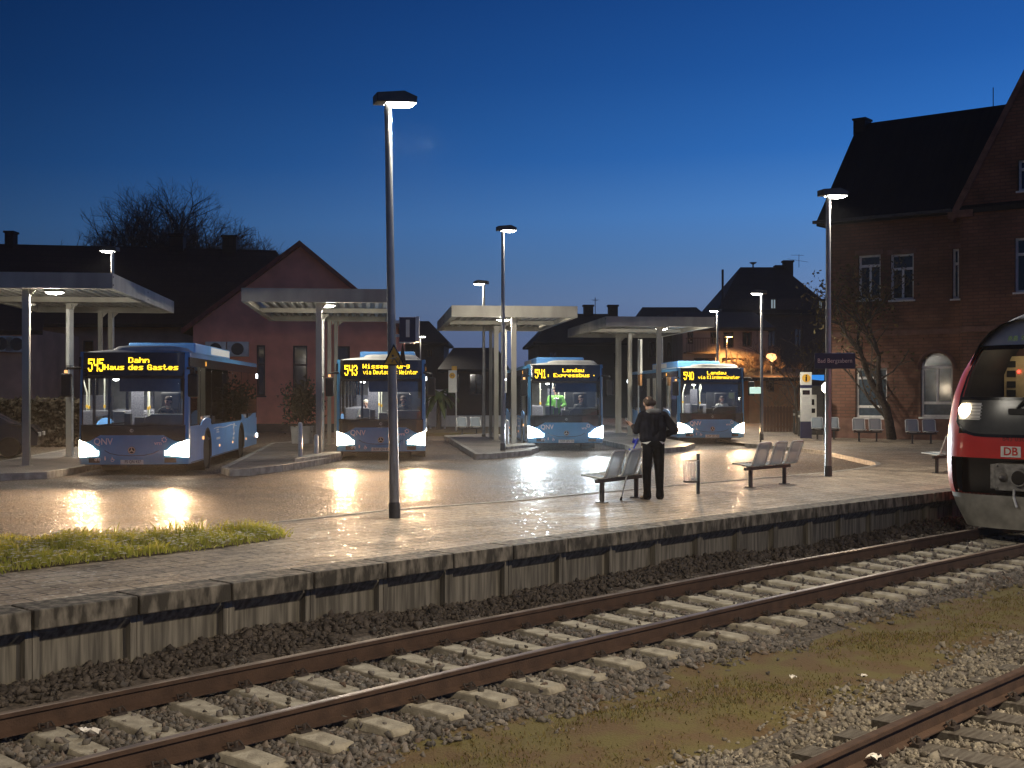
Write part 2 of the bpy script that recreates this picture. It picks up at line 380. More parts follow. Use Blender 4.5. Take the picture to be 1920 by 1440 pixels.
def lamp(name, kind, energy, col, parent, loc, rot=(0, 0, 0), size=.2, **k):
    l = bpy.data.lights.new(name, kind); l.energy = energy; l.color = col
    if kind == 'AREA': l.size = size
    else: l.shadow_soft_size = size
    for a, b in k.items(): setattr(l, a, b)
    o = bpy.data.objects.new(name, l); C.objects.link(o); o.parent = parent; o.location = loc; o.rotation_euler = rot
    return o
# ------------------------------------------------------------------ ground, track bed, road, platform
g = MB(); g.bx(-240, 240, -58, 438, -1.6, -1.5)
struct(g.build('ground', M_soil))
def bedz(u, v):
    n = .02 * math.sin(u * 1.7 + v * 3.1) + .015 * math.sin(u * 4.3 - v * 2.2)
    if v > 9.35: z = -.76 + (v - 9.35) * .17 + .05 * math.sin(u * .9 + 1) * (v - 9.35)
    elif v > 7.15: z = -.785
    elif v > 6.55: z = -.785 - (7.15 - v) * .06
    elif v > 5.1: z = -.80 + .03 * math.sin((v - 5.1) / 1.45 * math.pi)
    else: z = -.775
    return z + n * (.4 if 7.1 < v < 9.4 else 1)
g = MB(); us = [-40, -25, -12, -6] + lin(-4, 32, 150) + [36, 42, 50, 62, 80, 110]
vs_ = [-14, -8, -4, -1] + lin(1.6, 10.45, 60)
g.grid(lambda u, v: T(u, v, bedz(u, v)), us, vs_)
tb = g.build('track_bed', [M_soil, M_moss], smooth=60); struct(tb)
if tb.data.polygons[0].normal.z < 0: tb.data.flip_normals()
for p in tb.data.polygons:
    u, v = uv_of(p.center)
    if 5.15 + .12 * math.sin(u * 1.1) < v < 6.9 + .08 * math.sin(u * 1.9 + 1): p.material_index = 1
g = MB(); g.poly([T(u, 10.9, -.12) for u in lin(-16, 60, 60)] + [(160, 120, -.12), (160, 400, -.12), (-200, 420, -.12), (-200, 60, -.12)])
struct(g.build('road', M_asph))

BND = [(-500, 1030), (0, 1014), (300, 1001), (500, 982), (730, 957), (960, 940), (1060, 930), (1282, 909), (1440, 896), (1557, 886), (1610, 879.5), (1640, 874.5), (1652, 871), (1650, 867.5), (1640, 864.5), (1620, 860), (1557, 846.5), (1490, 838.5), (1440, 834.5), (1402, 832)]
bw = [G(x, y) for x, y in BND]
DV = Vector((-.1085, .994, 0)).normalized()
plat = [T(u, 10.6) for u in lin(-8, 70, 60)] + [T(90, 60), bw[-1] + DV * 45] + list(reversed(bw)) + [T(-8, 15.0)]
g = MB(); g.poly(plat); struct(g.build('platform_paving', M_pave))
g = MB()
for a, b in zip(bw[:-1], bw[1:]):
    L = (b - a).length; k = max(1, int(L / 1.0)); d = (b - a).normalized(); nrm = Vector((-d.y, d.x, 0))
    for i in range(k):
        p, q = a + d * (L * i / k + .004), a + d * (L * (i + 1) / k - .004)
        vs = [p, q, q + nrm * .13, p + nrm * .13]
        g.add([(v.x, v.y, z) for z in (-.13, .006) for v in vs], [(3, 2, 1, 0), (4, 5, 6, 7), (0, 1, 5, 4), (1, 2, 6, 5), (2, 3, 7, 6), (3, 0, 4, 7)])
struct(g.build('road_kerb', M_kerb))

# platform edge: coping slabs on a panelled concrete wall
g = MB()
for i in range(-8, 62):
    a, b = i + .012, i + .988
    q = [T(a, 10.19), T(b, 10.19), T(b, 10.62), T(a, 10.62)]
    z0, z1 = -.165, .004
    g.add([(p.x, p.y, z) for z in (z0, z1) for p in q], [(3, 2, 1, 0), (4, 5, 6, 7), (0, 1, 5, 4), (1, 2, 6, 5), (2, 3, 7, 6), (3, 0, 4, 7)])
struct(g.build('platform_coping', M_cope, bevel=.012))
g = MB()
for i in range(-8, 62):
    def cell(ua, ub, va, vb, z0, z1):
        q = [T(ua, va), T(ub, va), T(ub, vb), T(ua, vb)]
        g.add([(p.x, p.y, z) for z in (z0, z1) for p in q], [(3, 2, 1, 0), (4, 5, 6, 7), (0, 1, 5, 4), (1, 2, 6, 5), (2, 3, 7, 6), (3, 0, 4, 7)])
    o = .07
    cell(i + o - .065, i + o - .004, 10.345, 10.5, -1.1, -.166); cell(i + o + .004, i + o + .065, 10.345, 10.5, -1.1, -.166)
    cell(i + o + .0655, i + o + .9345, 10.43, 10.5, -1.1, -.31)
    q = [T(i + o + .0655, 10.43), T(i + o + .9345, 10.43)]; q2 = [T(i + o + .0655, 10.347), T(i + o + .9345, 10.347)]
    g.add([(q2[0].x, q2[0].y, -.167), (q2[1].x, q2[1].y, -.167), (q2[1].x, q2[1].y, -.215), (q2[0].x, q2[0].y, -.215),
           (q[1].x, q[1].y, -.311), (q[0].x, q[0].y, -.311)], [(3, 2, 1, 0), (5, 4, 2, 3)])
struct(g.build('platform_retaining_wall', M_conc))

# ------------------------------------------------------------------ bus islands
ISL = [[(-160, 893), (0, 888), (88, 885), (150, 875), (188, 866)], [(414, 876), (430, 880.5), (470, 879), (530, 872), (590, 863), (640, 853)],
       [(884, 847), (893, 851.5), (930, 850), (994, 844), (1011, 838)], [(1176, 835), (1190, 840), (1238, 841), (1285, 837), (1303, 831)]]
isl_w = []
for k, pl in enumerate(ISL):
    fr = [G(x, y, .04) for x, y in pl]; isl_w.append(fr)
    back = [fr[-1] + DV * 15, fr[0] + DV * 15]
    ring = fr + back
    g = MB(); g.poly([(p.x, p.y, .035) for p in ring]); struct(g.build('bus_island_paving', M_islp))
    g = MB()
    for a, b in zip(ring, ring[1:] + ring[:1]):
        L = (b - a).length; n = max(1, round(L / .9)); d = (b - a).normalized(); nrm = Vector((-d.y, d.x, 0))
        for i in range(n):
            p, q = a + d * (L * i / n + .006), a + d * (L * (i + 1) / n - .006)
            vs = [p, q, q + nrm * .15, p + nrm * .15]
            g.add([(v.x, v.y, z) for z in (-.13, .045) for v in vs], [(3, 2, 1, 0), (4, 5, 6, 7), (0, 1, 5, 4), (1, 2, 6, 5), (2, 3, 7, 6), (3, 0, 4, 7)])
    struct(g.build('bus_island_kerb', M_kerb, bevel=.015))
for (x0, y0), (x1, y1) in (((552, 866), (638, 854)), ((950, 842), (1005, 837))):   # raised footings at the front of two islands
    a, b = G(x0, y0, .05), G(x1, y1, .05); d = (b - a).normalized()
    q = [a, b, b + DV * 1.6, a + DV * 1.6]
    g = MB(); g.add([(p.x, p.y, z) for z in (.0, .13) for p in q], [(3, 2, 1, 0), (4, 5, 6, 7), (0, 1, 5, 4), (1, 2, 6, 5), (2, 3, 7, 6), (3, 0, 4, 7)])
    struct(g.build('island_step_kerb', M_kerb, bevel=.02))

# ------------------------------------------------------------------ railway tracks
RZ = -.55
def rail_mesh(v, u0, u1, parent, top):
    half = [(-.0625, -.172), (-.0625, -.162), (-.010, -.145), (-.010, -.045), (-.036, -.036), (-.036, -.006), (-.028, 0)]
    prof = half + [(-x, z) for x, z in reversed(half)]
    us = lin(u0, u1, int((u1 - u0) / .9) + 2); n = len(prof); b = MB()
    b.grid(lambda u, j: T(u, v + prof[j % n][0], RZ + prof[j % n][1]), us, list(range(n + 1)))
    o = b.build('rail', [M_rust, top], parent, smooth=25)
    for p in o.data.polygons:
        if p.center.z > RZ - .004: p.material_index = 1
    if (o.data.polygons[6].normal.z < 0): o.data.flip_normals()
    return o
def sleeper_mb(timber):
    b = MB()
    if timber: b.bx(-.13, .13, -1.25, 1.25, -.16, 0); return b
    prof = [(-1.30, -.035, .11), (-1.27, -.01, .112), (-.95, .0, .118), (-.55, .0, .122), (-.42, -.012, .115), (0, -.028, .105), (.42, -.012, .115), (.55, 0, .122), (.95, 0, .118), (1.27, -.01, .112), (1.30, -.035, .11)]
    vs = []; fs = []
    for y, z, hw in prof: vs += [(-hw - .03, y, -.19), (-hw, y, z), (hw, y, z), (hw + .03, y, -.19)]
    for i in range(len(prof) - 1):
        for j in range(3): fs.append((4 * i + j, 4 * i + j + 1, 4 * i + 5 + j, 4 * i + 4 + j))
    fs += [(3, 2, 1, 0), tuple(4 * (len(prof) - 1) + i for i in range(4))]
    fs = [tuple(reversed(f)) for f in fs]
    return b.add(vs, fs)
def clip_mb(s):
    b = MB()
    for e in (-1, 1):
        yb = s * .75 + e * .10
        b.bx(-.055, .055, yb - .03, yb + .03, -.005, .018); b.tube([(-.06, yb, .02), (-.05, yb - e * .035, .05), (.0, yb - e * .05, .035), (.05, yb - e * .035, .05), (.06, yb, .02)], .009, 5)
        b.lathe([(.016, .0), (.016, .055), (.010, .06)], 6, (0, yb, 0))
    return b
def track(label, cat, vc, u0, u1, timber, top, sink):
    root = thing('railway_track', label, cat)
    rail_mesh(vc - .75, u0, u1, root, top); rail_mesh(vc + .75, u0, u1, root, top)
    n = int((u1 - u0) / .61); base = None
    for i in range(n):
        u = u0 + .3 + i * .61; p = T(u, vc, RZ - .172 - sink)
        if base is None:
            base = o = sleeper_mb(timber).build('sleeper', M_wood if timber else M_slp, root, bevel=0 if timber else .015)
            cl = [clip_mb(s).build('rail_clip', M_clip, o) for s in (-1, 1)]
            for c_ in cl: c_.location.z = sink
        else:
            o = base.copy(); C.objects.link(o); o.parent = root
            for c_ in cl: q = c_.copy(); C.objects.link(q); q.parent = o
        o.location = p; o.rotation_euler = (0, rnd.uniform(-.01, .01), tang(u) + rnd.uniform(-.012, .012))
    return root
track('rusty railway track on concrete sleepers beside the platform wall', 'railway track', 8.53, -3, 46, False, M_rtop, .0)
track('rusty siding track half sunk in pale gravel nearest the viewer', 'railway track', 3.45, -2, 26, True, M_rust, .008)

# ------------------------------------------------------------------ ballast stones, moss, weeds
def rocks(n_var, seed):
    r = np.random.RandomState(seed); out = []
    for _ in range(n_var):
        bm = bmesh.new(); e = r.uniform(.55, 1.25, 3)
        for _k in range(8):
            p = r.normal(size=3); p = np.sign(p) * np.abs(p) ** .5; p /= np.abs(p).max(); bm.verts.new(p * e * r.uniform(.8, 1.05))
        bmesh.ops.convex_hull(bm, input=bm.verts); [bm.verts.remove(v) for v in list(bm.verts) if not v.link_faces]
        bmesh.ops.triangulate(bm, faces=bm.faces); bm.verts.index_update()
        out.append((np.array([v.co[:] for v in bm.verts]), np.array([[v.index for v in f.verts] for f in bm.faces]))); bm.free()
    return out
def scatter(name, m, zones, size, seed, skip=None, zoff=.0):
    var = rocks(24, seed); r = np.random.RandomState(seed); Vs = []; Fs = []; o = 0
    for (u0, u1, v0, v1, dens) in zones:
        n = int((u1 - u0) * (v1 - v0) * dens)
        for _ in range(n):
            u, v = r.uniform(u0, u1), r.uniform(v0, v1)
            if skip and skip(u, v, r): continue
            zz = bedz(u, v) + zoff + r.uniform(-.012, .016); s = size * min(1.9, math.exp(r.normal() * .32)) * (1 if u < 16 else 1.25)
            if 7.15 < v < 9.9 and abs((u + 2.7 + .305) % .61 - .305) < .17:      # keep the sleepers clear
                if r.rand() < .965: continue
                zz = -.735
            elif 7.15 < v < 9.4: zz = min(zz, -.755)
            p = T(u, v, zz); A = r.normal(size=(3, 3)); Q, _x = np.linalg.qr(A); V, F = var[r.randint(24)]
            Vs.append(V @ Q * s + np.array(p)); Fs.append(F + o); o += len(V)
    ob = arrays(name, np.concatenate(Vs), np.concatenate(Fs), m)
    return struct(ob, 'stuff')
def islandvar(m, cols, rough=.9):
    nt = m.node_tree; b = nt.nodes['Principled BSDF']; gi = nt.nodes.new('ShaderNodeNewGeometry'); cr = nt.nodes.new('ShaderNodeValToRGB')
    while len(cr.color_ramp.elements) < len(cols): cr.color_ramp.elements.new(.5)
    for i, (e, c) in enumerate(zip(cr.color_ramp.elements, cols)): e.position = i / (len(cols) - 1); e.color = (*c, 1)
    nt.links.new(gi.outputs['Random Per Island'], cr.inputs[0]); nt.links.new(cr.outputs[0], b.inputs['Base Color']); return m
M_st1 = islandvar(mat('grey brown ballast', (.1, .09, .08), .9, bump=.4, bscale=80), [(.045, .040, .036), (.085, .076, .068), (.13, .118, .105), (.075, .070, .068), (.20, .18, .16), (.095, .065, .05)])
M_st2 = islandvar(mat('pale gravel', (.2, .18, .15), .9, bump=.4, bscale=80), [(.075, .066, .055), (.15, .135, .115), (.22, .20, .165), (.11, .10, .09), (.30, .27, .22)])
M_st0 = islandvar(mat('dark dirty ballast', (.05, .04, .04), .95, bump=.4, bscale=80), [(.032, .027, .023), (.060, .049, .042), (.09, .075, .062), (.05, .045, .041)])
def sk(u, v, r): w_ = .10 * math.sin(u * 2.1) + .06 * math.sin(u * 5.3 + v); return 5.2 + w_ < v < 6.95 + w_ and r.rand() > .015 + max(0, (abs(v - 6.07 - w_) - .62) * 2.2)
scatter('ballast', M_st1, [(2, 12, 6.3, 9.45, 900), (12, 21, 6.3, 9.45, 560), (21, 34, 6.3, 9.45, 140)], .024, 3, sk)
scatter('ballast_by_wall', M_st0, [(2, 14, 9.42, 10.38, 680), (14, 28, 9.42, 10.38, 360)], .026, 4, None, .015)
scatter('gravel', M_st2, [(3, 14, 2.7, 5.6, 700), (14, 24, 2.7, 5.6, 130)], .0195, 5, sk)
def blades(name, m, pts, hmin, hmax, wid, seed, lean=.5, n=1):
    r = np.random.RandomState(seed); P = np.array(pts); k = len(P)
    h = r.uniform(hmin, hmax, k) * P[:, 3]; a = r.uniform(0, 2 * np.pi, k); l = r.uniform(.1, lean, k) * h; b = r.uniform(0, 2 * np.pi, k)
    dx, dy = np.cos(a) * wid, np.sin(a) * wid; p = P[:, :3]
    V = np.empty((k, 5, 3)); up = np.stack([np.cos(b) * l, np.sin(b) * l, h], 1); mid = np.stack([np.cos(b) * l * .35, np.sin(b) * l * .35, h * .55], 1)
    d = np.stack([dx, dy, dx * 0], 1)
    V[:, 0] = p - d; V[:, 1] = p + d; V[:, 2] = p + mid + d * .8; V[:, 3] = p + mid - d * .8; V[:, 4] = p + up
    o = np.arange(k)[:, None] * 5
    F = np.concatenate([o + np.array([[0, 1, 2]]), o + np.array([[0, 2, 3]]), o + np.array([[3, 2, 4]])])
    return struct(arrays(name, V.reshape(-1, 3), F, m), 'stuff')
M_bl = leafy(islandvar(mat('meadow grass', (.1, .15, .02), .55), [(.27, .31, .03), (.42, .42, .055), (.52, .47, .11), (.34, .37, .045), (.65, .57, .22)]))
M_mb = islandvar(mat('dry moss blades', (.1, .08, .02), .9), [(.10, .062, .025), (.13, .10, .030), (.10, .10, .024), (.17, .125, .048), (.11, .11, .025)])
from mathutils import noise as NZ
pts = []
for i in range(46000):
    u, v = rnd.uniform(2, 26), 6.05 + rnd.gauss(0, .40)
    if u > 14 and rnd.random() > .6: continue
    if NZ.noise((u * .7, v * 1.1, 3.3)) + NZ.noise((u * 2.2, v * 2.6, 1)) * .6 < rnd.uniform(-.55, .3): continue
    p = T(u, v, bedz(u, v) - .005); pts.append((p.x, p.y, p.z, 1))
blades('moss', M_mb, pts, .010, .038, .005, 8, 1.1)
# raised strip of meadow grass on the platform
gf = [G(-500, 1150), G(0, 1076), G(100, 1063), G(250, 1046), G(400, 1029), G(490, 1016), G(536, 1009)]
gb = [G(505, 990), G(400, 999), G(200, 1004), G(0, 1012), G(-500, 1028)]
bed = gf + gb
g = MB(); g.poly([(p.x, p.y, .012) for p in bed]); struct(g.build('grass_bed_soil', M_moss))
def inside(x, y, P):
    c = False; n = len(P)
    for i in range(n):
        a, b = P[i], P[i - 1]
        if (a.y > y) != (b.y > y) and x < (b.x - a.x) * (y - a.y) / (b.y - a.y) + a.x: c = not c
    return c
pts = []; fl = []
while len(pts) < 17000:
    x, y = rnd.uniform(-8.5, -2.7), rnd.uniform(11.5, 17.6)
    if not inside(x + rnd.gauss(0, .07), y + rnd.gauss(0, .07), bed): continue
    hh = .55 + .85 * NZ.noise((x * 1.8, y * 1.8, 0)) + .4 * NZ.noise((x * 5, y * 5, 2)) + (.25 if y > 16.2 else 0)
    pts.append((x, y, .01, max(.28, hh)))
    if rnd.random() < .14 and hh > .2: fl.append((x, y, (.06 + rnd.random() * .11) * max(.5, hh)))
blades('grass', M_bl, pts, .05, .17, .008, 5, 1.1)
fv = []; ff = []
for i, (x, y, z) in enumerate(fl):
    a = rnd.uniform(0, 6); s = .017
    for j in range(5):
        b = a + j * 1.2566; o = len(fv); fv += [(x, y, z), (x + s * math.cos(b - .5), y + s * math.sin(b - .5), z + .006), (x + s * 1.5 * math.cos(b), y + s * 1.5 * math.sin(b), z + .004), (x + s * math.cos(b + .5), y + s * math.sin(b + .5), z + .006)]
        ff.append((o, o + 1, o + 2, o + 3))
struct(arrays('grass_flowers', np.array(fv), np.array(ff), mat('pale petals', (.62, .60, .50), .7, var=.1)), 'stuff')
def litter(px, py, z, s, label):
    p = G(px, py, z); b = MB(); vs = []
    for i in range(5):
        for j in range(5): vs.append((s * (i / 4 - .5) + rnd.uniform(-.1, .1) * s, s * .8 * (j / 4 - .5) + rnd.uniform(-.1, .1) * s, .02 + rnd.uniform(0, .35) * s))
    b.add(vs, [(i * 5 + j, (i + 1) * 5 + j, (i + 1) * 5 + j + 1, i * 5 + j + 1) for i in range(4) for j in range(4)])
    o = b.build('paper_scrap', M_paper, loc=(p.x, p.y, z), rot=(0, 0, rnd.uniform(0, 6))); sd = o.modifiers.new('thick', 'SOLIDIFY'); sd.thickness = .002
    tag(o, label, 'litter', 'scraps of litter by the rails')
litter(167, 1380, -.73, .13, 'crumpled white paper lying between the rails of the platform track')
litter(1640, 1428, -.70, .09, 'white scrap lying in pale gravel beyond the nearest siding rail')
litter(1487, 1275, -.74, .07, 'small white scrap on the mossy strip midway along')
litter(1620, 1272, -.74, .06, 'tiny white scrap on the mossy strip nearer the train')
# ------------------------------------------------------------------ street lamps
def street_lamp(name, label, base, H, rotz, power, lens=None, lean=0., group='street lamps of the station square', col=(1, .92, .77), k=1.):
    r = thing(name, label, 'street lamp', base, 0, group); r.rotation_euler = (0, R(lean), 0)
    b = MB(); b.lathe([(.084, 0), (.084, .20), (.073, .23)], 14); b.build('base_sleeve', M_sleeve, r, smooth=40)
    b = MB(); b.lathe([(.072, .2301), (.066, 1.5), (.050, H - .35), (.050, H - .26), (.041, H - .25), (.041, H - .02)], 16)
    b.bx(-.03, .03, -.079, -.05, .5, .8); b.build('pole', M_pole, r, smooth=40)
    h = MB(); h.prism([(-.19 * k, .0), (.40 * k, .01), (.41 * k, .10), (.22 * k, .175), (-.19 * k, .13)], 'y', -.15, .15)
    hd = h.build('lamp_head', M_head, r, smooth=30, bevel=.012, loc=(0, 0, H - .02), rot=(0, 0, rotz))
    h = MB(); us = lin(-1, 1, 13); h.grid(lambda a, c: (.175 * k + a * .22 * k, c * .13, .008 - .055 * math.sqrt(max(0, (1 - a * a) * (1 - c * c)))), us, lin(-1, 1, 9), flip=True)
    h.build('lens', lens or M_lens, hd, smooth=60)
    h = MB(); h.tube([(0, 0, H - .30), (0, 0, H - .02)], .052, 12); h.tube([(-.06, 0, H - .14), (-.03, 0, H - .14)], .014, 6); h.build('spigot', M_pole, r, smooth=40)
    if power:
        x, y = .18 * k * math.cos(rotz), .18 * k * math.sin(rotz)
        lamp('lamp_light', 'SPOT', power, col, r, (x, y, H - .12), (0, 0, 0), .12, spot_size=R(148), spot_blend=.35)
    return r
def lampH(py, Y): return CAMZ + (HY - py) / FPX * Y
b0 = G(740, 971)
street_lamp('street_lamp', 'tall slightly leaning street lamp carrying the track number and warning signs', b0, lampH(192, b0.y), R(18), P_STREET, lean=-.95)
b0 = G(1553, 893)
street_lamp('street_lamp', 'platform street lamp carrying the blue station name board', b0, lampH(366, b0.y), R(15), P_STREET)
b0 = G(943, 845, .04)
street_lamp('street_lamp', 'street lamp at the front tip of the bus island before the express bus', b0, lampH(434, b0.y), R(15), 750)
b0 = G(1428, 825)
street_lamp('street_lamp', 'street lamp with dark pole beside the bus showing 540', b0, lampH(550, b0.y), R(172), P_STREET)
for px, py, Y, rz, lab, pw in ((907, 532, 52, R(168), 'street lamp rising behind the roof of the shelter beside the express bus', 1300),
                           (211, 470, 43.0, R(170), 'street lamp rising behind the shelter roof beside the bus to Dahn', 1800),
                           (788, 631, 96, R(10), 'far small street lamp in the gap beyond the bus showing 543', 800),
                           (1345, 583, 66, R(165), 'street lamp in front of the pale arched house', 1300),
                           (1241, 596, 62, R(12), 'street lamp peeking over the roof of the shelter beside the bus showing 540', 1300)):
    p = D(px, py, Y); street_lamp('street_lamp', lab, (p.x, p.y, -.1), p.z + .1, rz, pw)
p = D(1362, 631, 84); street_lamp('street_lamp', 'orange glowing sodium street lamp above the bare orange bush', (p.x, p.y, -.1), p.z + .1, R(10), 2600, M_lenso, col=(1, .45, .12))
# the lamps of the platform the picture was taken from
for u, v in ((-3, -.9), (9.5, -.9), (31, -.9)):
    p = T(u, v, -.1); street_lamp('street_lamp', 'street lamp on the platform opposite', p, 6.8, R(100), P_NEAR, group='street lamps of the opposite platform', col=(1, .82, .56))

# ------------------------------------------------------------------ signs on the lamps
p = G(740, 971); s = thing('track_number_sign', 'dark square sign reading 1 on the tall leaning lamp pole', 'sign', (p.x, p.y, 0))
b = MB(); b.bx(.065, .305, -.012, .012, 2.55, 2.91); b.build('sign_board', M_sign, s, bevel=.004)
b = MB(); b.bx(.305, .355, -.05, .05, 2.545, 2.915); b.bx(.07, .305, -.02, .02, 2.53, 2.547); b.build('sign_frame', M_galv, s)
b = MB(); b.bx(-.05, .07, -.02, .02, 2.62, 2.66); b.bx(-.05, .07, -.02, .02, 2.82, 2.86); b.build('bracket', M_galv, s)
text('1', .34, M_hpl, s, (.19, -.0135, 2.73), bold=.010)
s = thing('warning_sign', 'yellow triangular warning sign with black rim on the tall leaning pole', 'sign', (p.x, p.y, 0))
def tri(k, zc): return [(-.165 * k, zc - .105 * k), (.165 * k, zc - .105 * k), (0, zc + .21 * k)]
b = MB(); b.prism(tri(1, 2.31), 'y', -.125, -.118); b.build('sign_board', M_black, s)
b = MB(); b.prism(tri(.80, 2.306), 'y', -.1275, -.1252); b.build('sign_face', M_yel, s)
b = MB(); b.tube([(-.03, -.129, 2.25), (.0, -.129, 2.31), (.035, -.129, 2.27), (.06, -.129, 2.23)], .011, 6); b.tube([(-.05, -.129, 2.30), (0, -.129, 2.31), (.05, -.129, 2.33)], .008, 6); b.lathe([(.001, -.131), (.018, -.1285)], 8, (-.015, 0, 2.345), 'y'); b.build('pictogram', M_shut, s)
b = MB(); m = Matrix.Translation((0, 0, 0)) @ Matrix.Rotation(R(75), 4, 'Z')
q = MB(); q.prism(tri(1, 2.31), 'y', -.125, -.118); b.add([m @ Vector(v) for v in q.v], q.f); b.build('side_board', M_black, s)
p = G(1553, 893); s = thing('station_name_sign', 'dark blue board reading Bad Bergzabern on the platform lamp', 'sign', (p.x, p.y, 0), R(-9))
b = MB(); b.bx(-.30, .56, -.105, -.085, 2.34, 2.68); b.build('sign_board', M_sign, s, bevel=.006)
b = MB(); b.bx(-.06, .06, -.085, -.03, 2.40, 2.44); b.bx(-.06, .06, -.085, -.03, 2.58, 2.62); b.build('bracket', M_galv, s)
text('Bad Bergzabern', .135, M_hpl, s, (.13, -.107, 2.51), sx=.86)

# ------------------------------------------------------------------ bus shelters
SROT = math.atan2(-DV.x, DV.y)
SH = [(-12.35 + .85, 30.7), (None, 35.5), (None, 42.5), (None, 48.5)]
SHC = [(700 - 638 - 20, 30.7), (597, 35.5), (965.5, 42.5), (1239, 48.5)]
SL = ['shelter with corrugated roof beside the bus to Dahn', 'shelter with corrugated roof between the pink house and bus 543', 'shelter with corrugated roof beside the express bus to Landau', 'shelter with corrugated roof beside the bus showing 540']
def shelter(i, px, Y, label):
    x = (px - CX) / FPX * Y
    r = thing('bus_shelter', label, 'bus shelter', (x, Y, .03), SROT, 'flat roofed shelters of the bus station')
    W2, L, z0, z1 = 2.12, 9.6, 4.33, 4.71
    b = MB(); t = .05
    b.bx(-W2, W2, 0, t, z0, z1); b.bx(-W2, W2, L - t, L, z0, z1); b.bx(-W2, -W2 + t, t + .001, L - t - .001, z0, z1); b.bx(W2 - t, W2, t + .001, L - t - .001, z0, z1)
    b.bx(-W2 + t, W2 - t, t, .16, z0, z0 + .02); b.bx(-W2 + t, W2 - t, L - .16, L - t, z0, z0 + .02)
    for e in (-1, 1): b.prism([(e * (W2 - t), z0), (e * (W2 - .16), z0), (e * (W2 - .16), z0 + .02), (e * (W2 - t), z0 + .02)], 'y', .17, L - .17)
    for yy in (.0, L / 2, L - .1):
        for e in (-1, 1):
            for zz in (z0 + .09, z1 - .09): b.tube([(e * W2, yy + .08, zz), (e * (W2 + .014), yy + .08, zz)], .022, 6, 1)
    b.build('fascia', [M_cream, M_sleeve], r)
    b = MB(); n = 15; st = (2 * W2 - .3) / n; pr = []
    for k in range(n):
        x0 = -W2 + .15 + k * st; pr += [(x0, z1 - .09), (x0 + st * .42, z1 - .09), (x0 + st * .52, z1 - .20), (x0 + st * .9, z1 - .20)]
    b.grid(lambda y, j: (pr[j][0], y, pr[j][1]), [t + .005, L - t - .005], list(range(len(pr)))); b.grid(lambda y, j: (pr[j][0], y, pr[j][1] + .02), [t + .005, L - t - .005], list(range(len(pr))), flip=True)
    b.build('roof_deck', M_deck, r)
    for yy in (5.3,):
        b = MB(); b.bx(-W2 + t, W2 - t, yy - .06, yy + .06, z0 + .03, z1 - .205); b.build('cross_beam', M_cream, r)
    for yy, xx in ((.35, 0), (5.3, -.12), (8.8, 0), (9.25, .22)):
        b = MB(); pw = .085 if yy < 6 else .065; b.bx(xx - pw, xx + pw, yy - pw, yy + pw, 0, z0 - .002); b.bx(xx - .14, xx + .14, yy - .14, yy + .14, 0, .02)
        b.prism([(xx + .086, z0 - .003), (xx + .086, z0 - .18), (xx + .26, z0 - .003)], 'y', yy - .03, yy + .03)
        b.build('post', M_cream, r, bevel=.012)
    lx = (.55, .22, -.30, .22)[i]
    b = MB(); b.bx(lx - .24, lx + .24, .72, .96, z0 - .04, z0 + .03); b.bx(lx - .03, lx + .03, .82, .86, z0 + .03, z1 - .2); f = b.build('lamp_fitting', M_head, r, bevel=.01)
    b = MB(); b.grid(lambda a, c: (lx + a * .21, .84 + c * .10, z0 - .042 - .05 * math.sqrt(max(0, (1 - a * a) * (1 - c * c)))), lin(-1, 1, 9), lin(-1, 1, 7), flip=True); b.build('lens', M_lens, f, smooth=60)
    lamp('shelter_light', 'POINT', P_SHELTER * 4, (1, .93, .80), r, (lx, .84, z0 - .14), size=.06)
    b = MB(); b.bx(-.02, .02, 5.5, 5.62, 0, .03); return r
for i, (px, Y) in enumerate(SHC): shelter(i, px, Y, SL[i])
# stop signs seen edge on at each shelter
for i, (px, py, Y, z0, z1, lab) in enumerate(((131, 590, 35.2, 2.55, 4.1, 'thin pale stop flag seen edge on beside the shelter by the bus to Dahn'), (605, 610, 38.6, 2.3, 4.0, 'thin pale stop flag seen edge on at the shelter by bus 543'),
        (947, 620, 46, 2.3, 4.1, 'thin pale stop flag seen edge on at the shelter by the express bus'), (1200, 645, 52.5, 2.6, 4.0, 'thin pale stop flag seen edge on at the shelter by bus 540'))):
    x = (px - CX) / FPX * Y
    r = thing('stop_flag', lab, 'bus stop sign', (x, Y, .03), SROT, 'stop flags at the shelters')
    b = MB(); b.tube([(0, .3, 0), (0, .3, z1 + .05)], .032, 8); b.build('pole', M_galv, r, smooth=40)
    b = MB(); b.bx(-.045, .045, -.25, .26, z0, z1); b.build('flag_panel', M_hpl, r, bevel=.01)
    b = MB(); b.bx(-.046, .046, -.2, .2, z0 - .5, z0 - .05); b.build('timetable_case', M_orange if i == 3 else M_galv, r, bevel=.01)
# H sign on the far island
p = D(848, 686, 60); r = thing('stop_sign', 'yellow topped stop sign with pale timetable beyond bus 543', 'bus stop sign', (p.x, p.y, -.1))
b = MB(); b.tube([(.18, .05, 0), (.18, .05, 3.1)], .035, 8); b.build('pole', M_galv, r, smooth=40)
b = MB(); b.bx(-.18, .2, -.02, .02, 1.95, 3.0); b.build('sign_board', M_hpl, r)
b = MB(); b.bx(-.02, .22, -.025, .025, 3.0, 3.2); b.build('yellow_cap', M_yel, r)
b = MB(); b.lathe([(.14, -.03), (.14, -.022)], 20, (0, 0, 2.75), 'y'); b.build('round_mark', M_yel, r)
text('H', .2, M_sign, r, (0, -.032, 2.75))

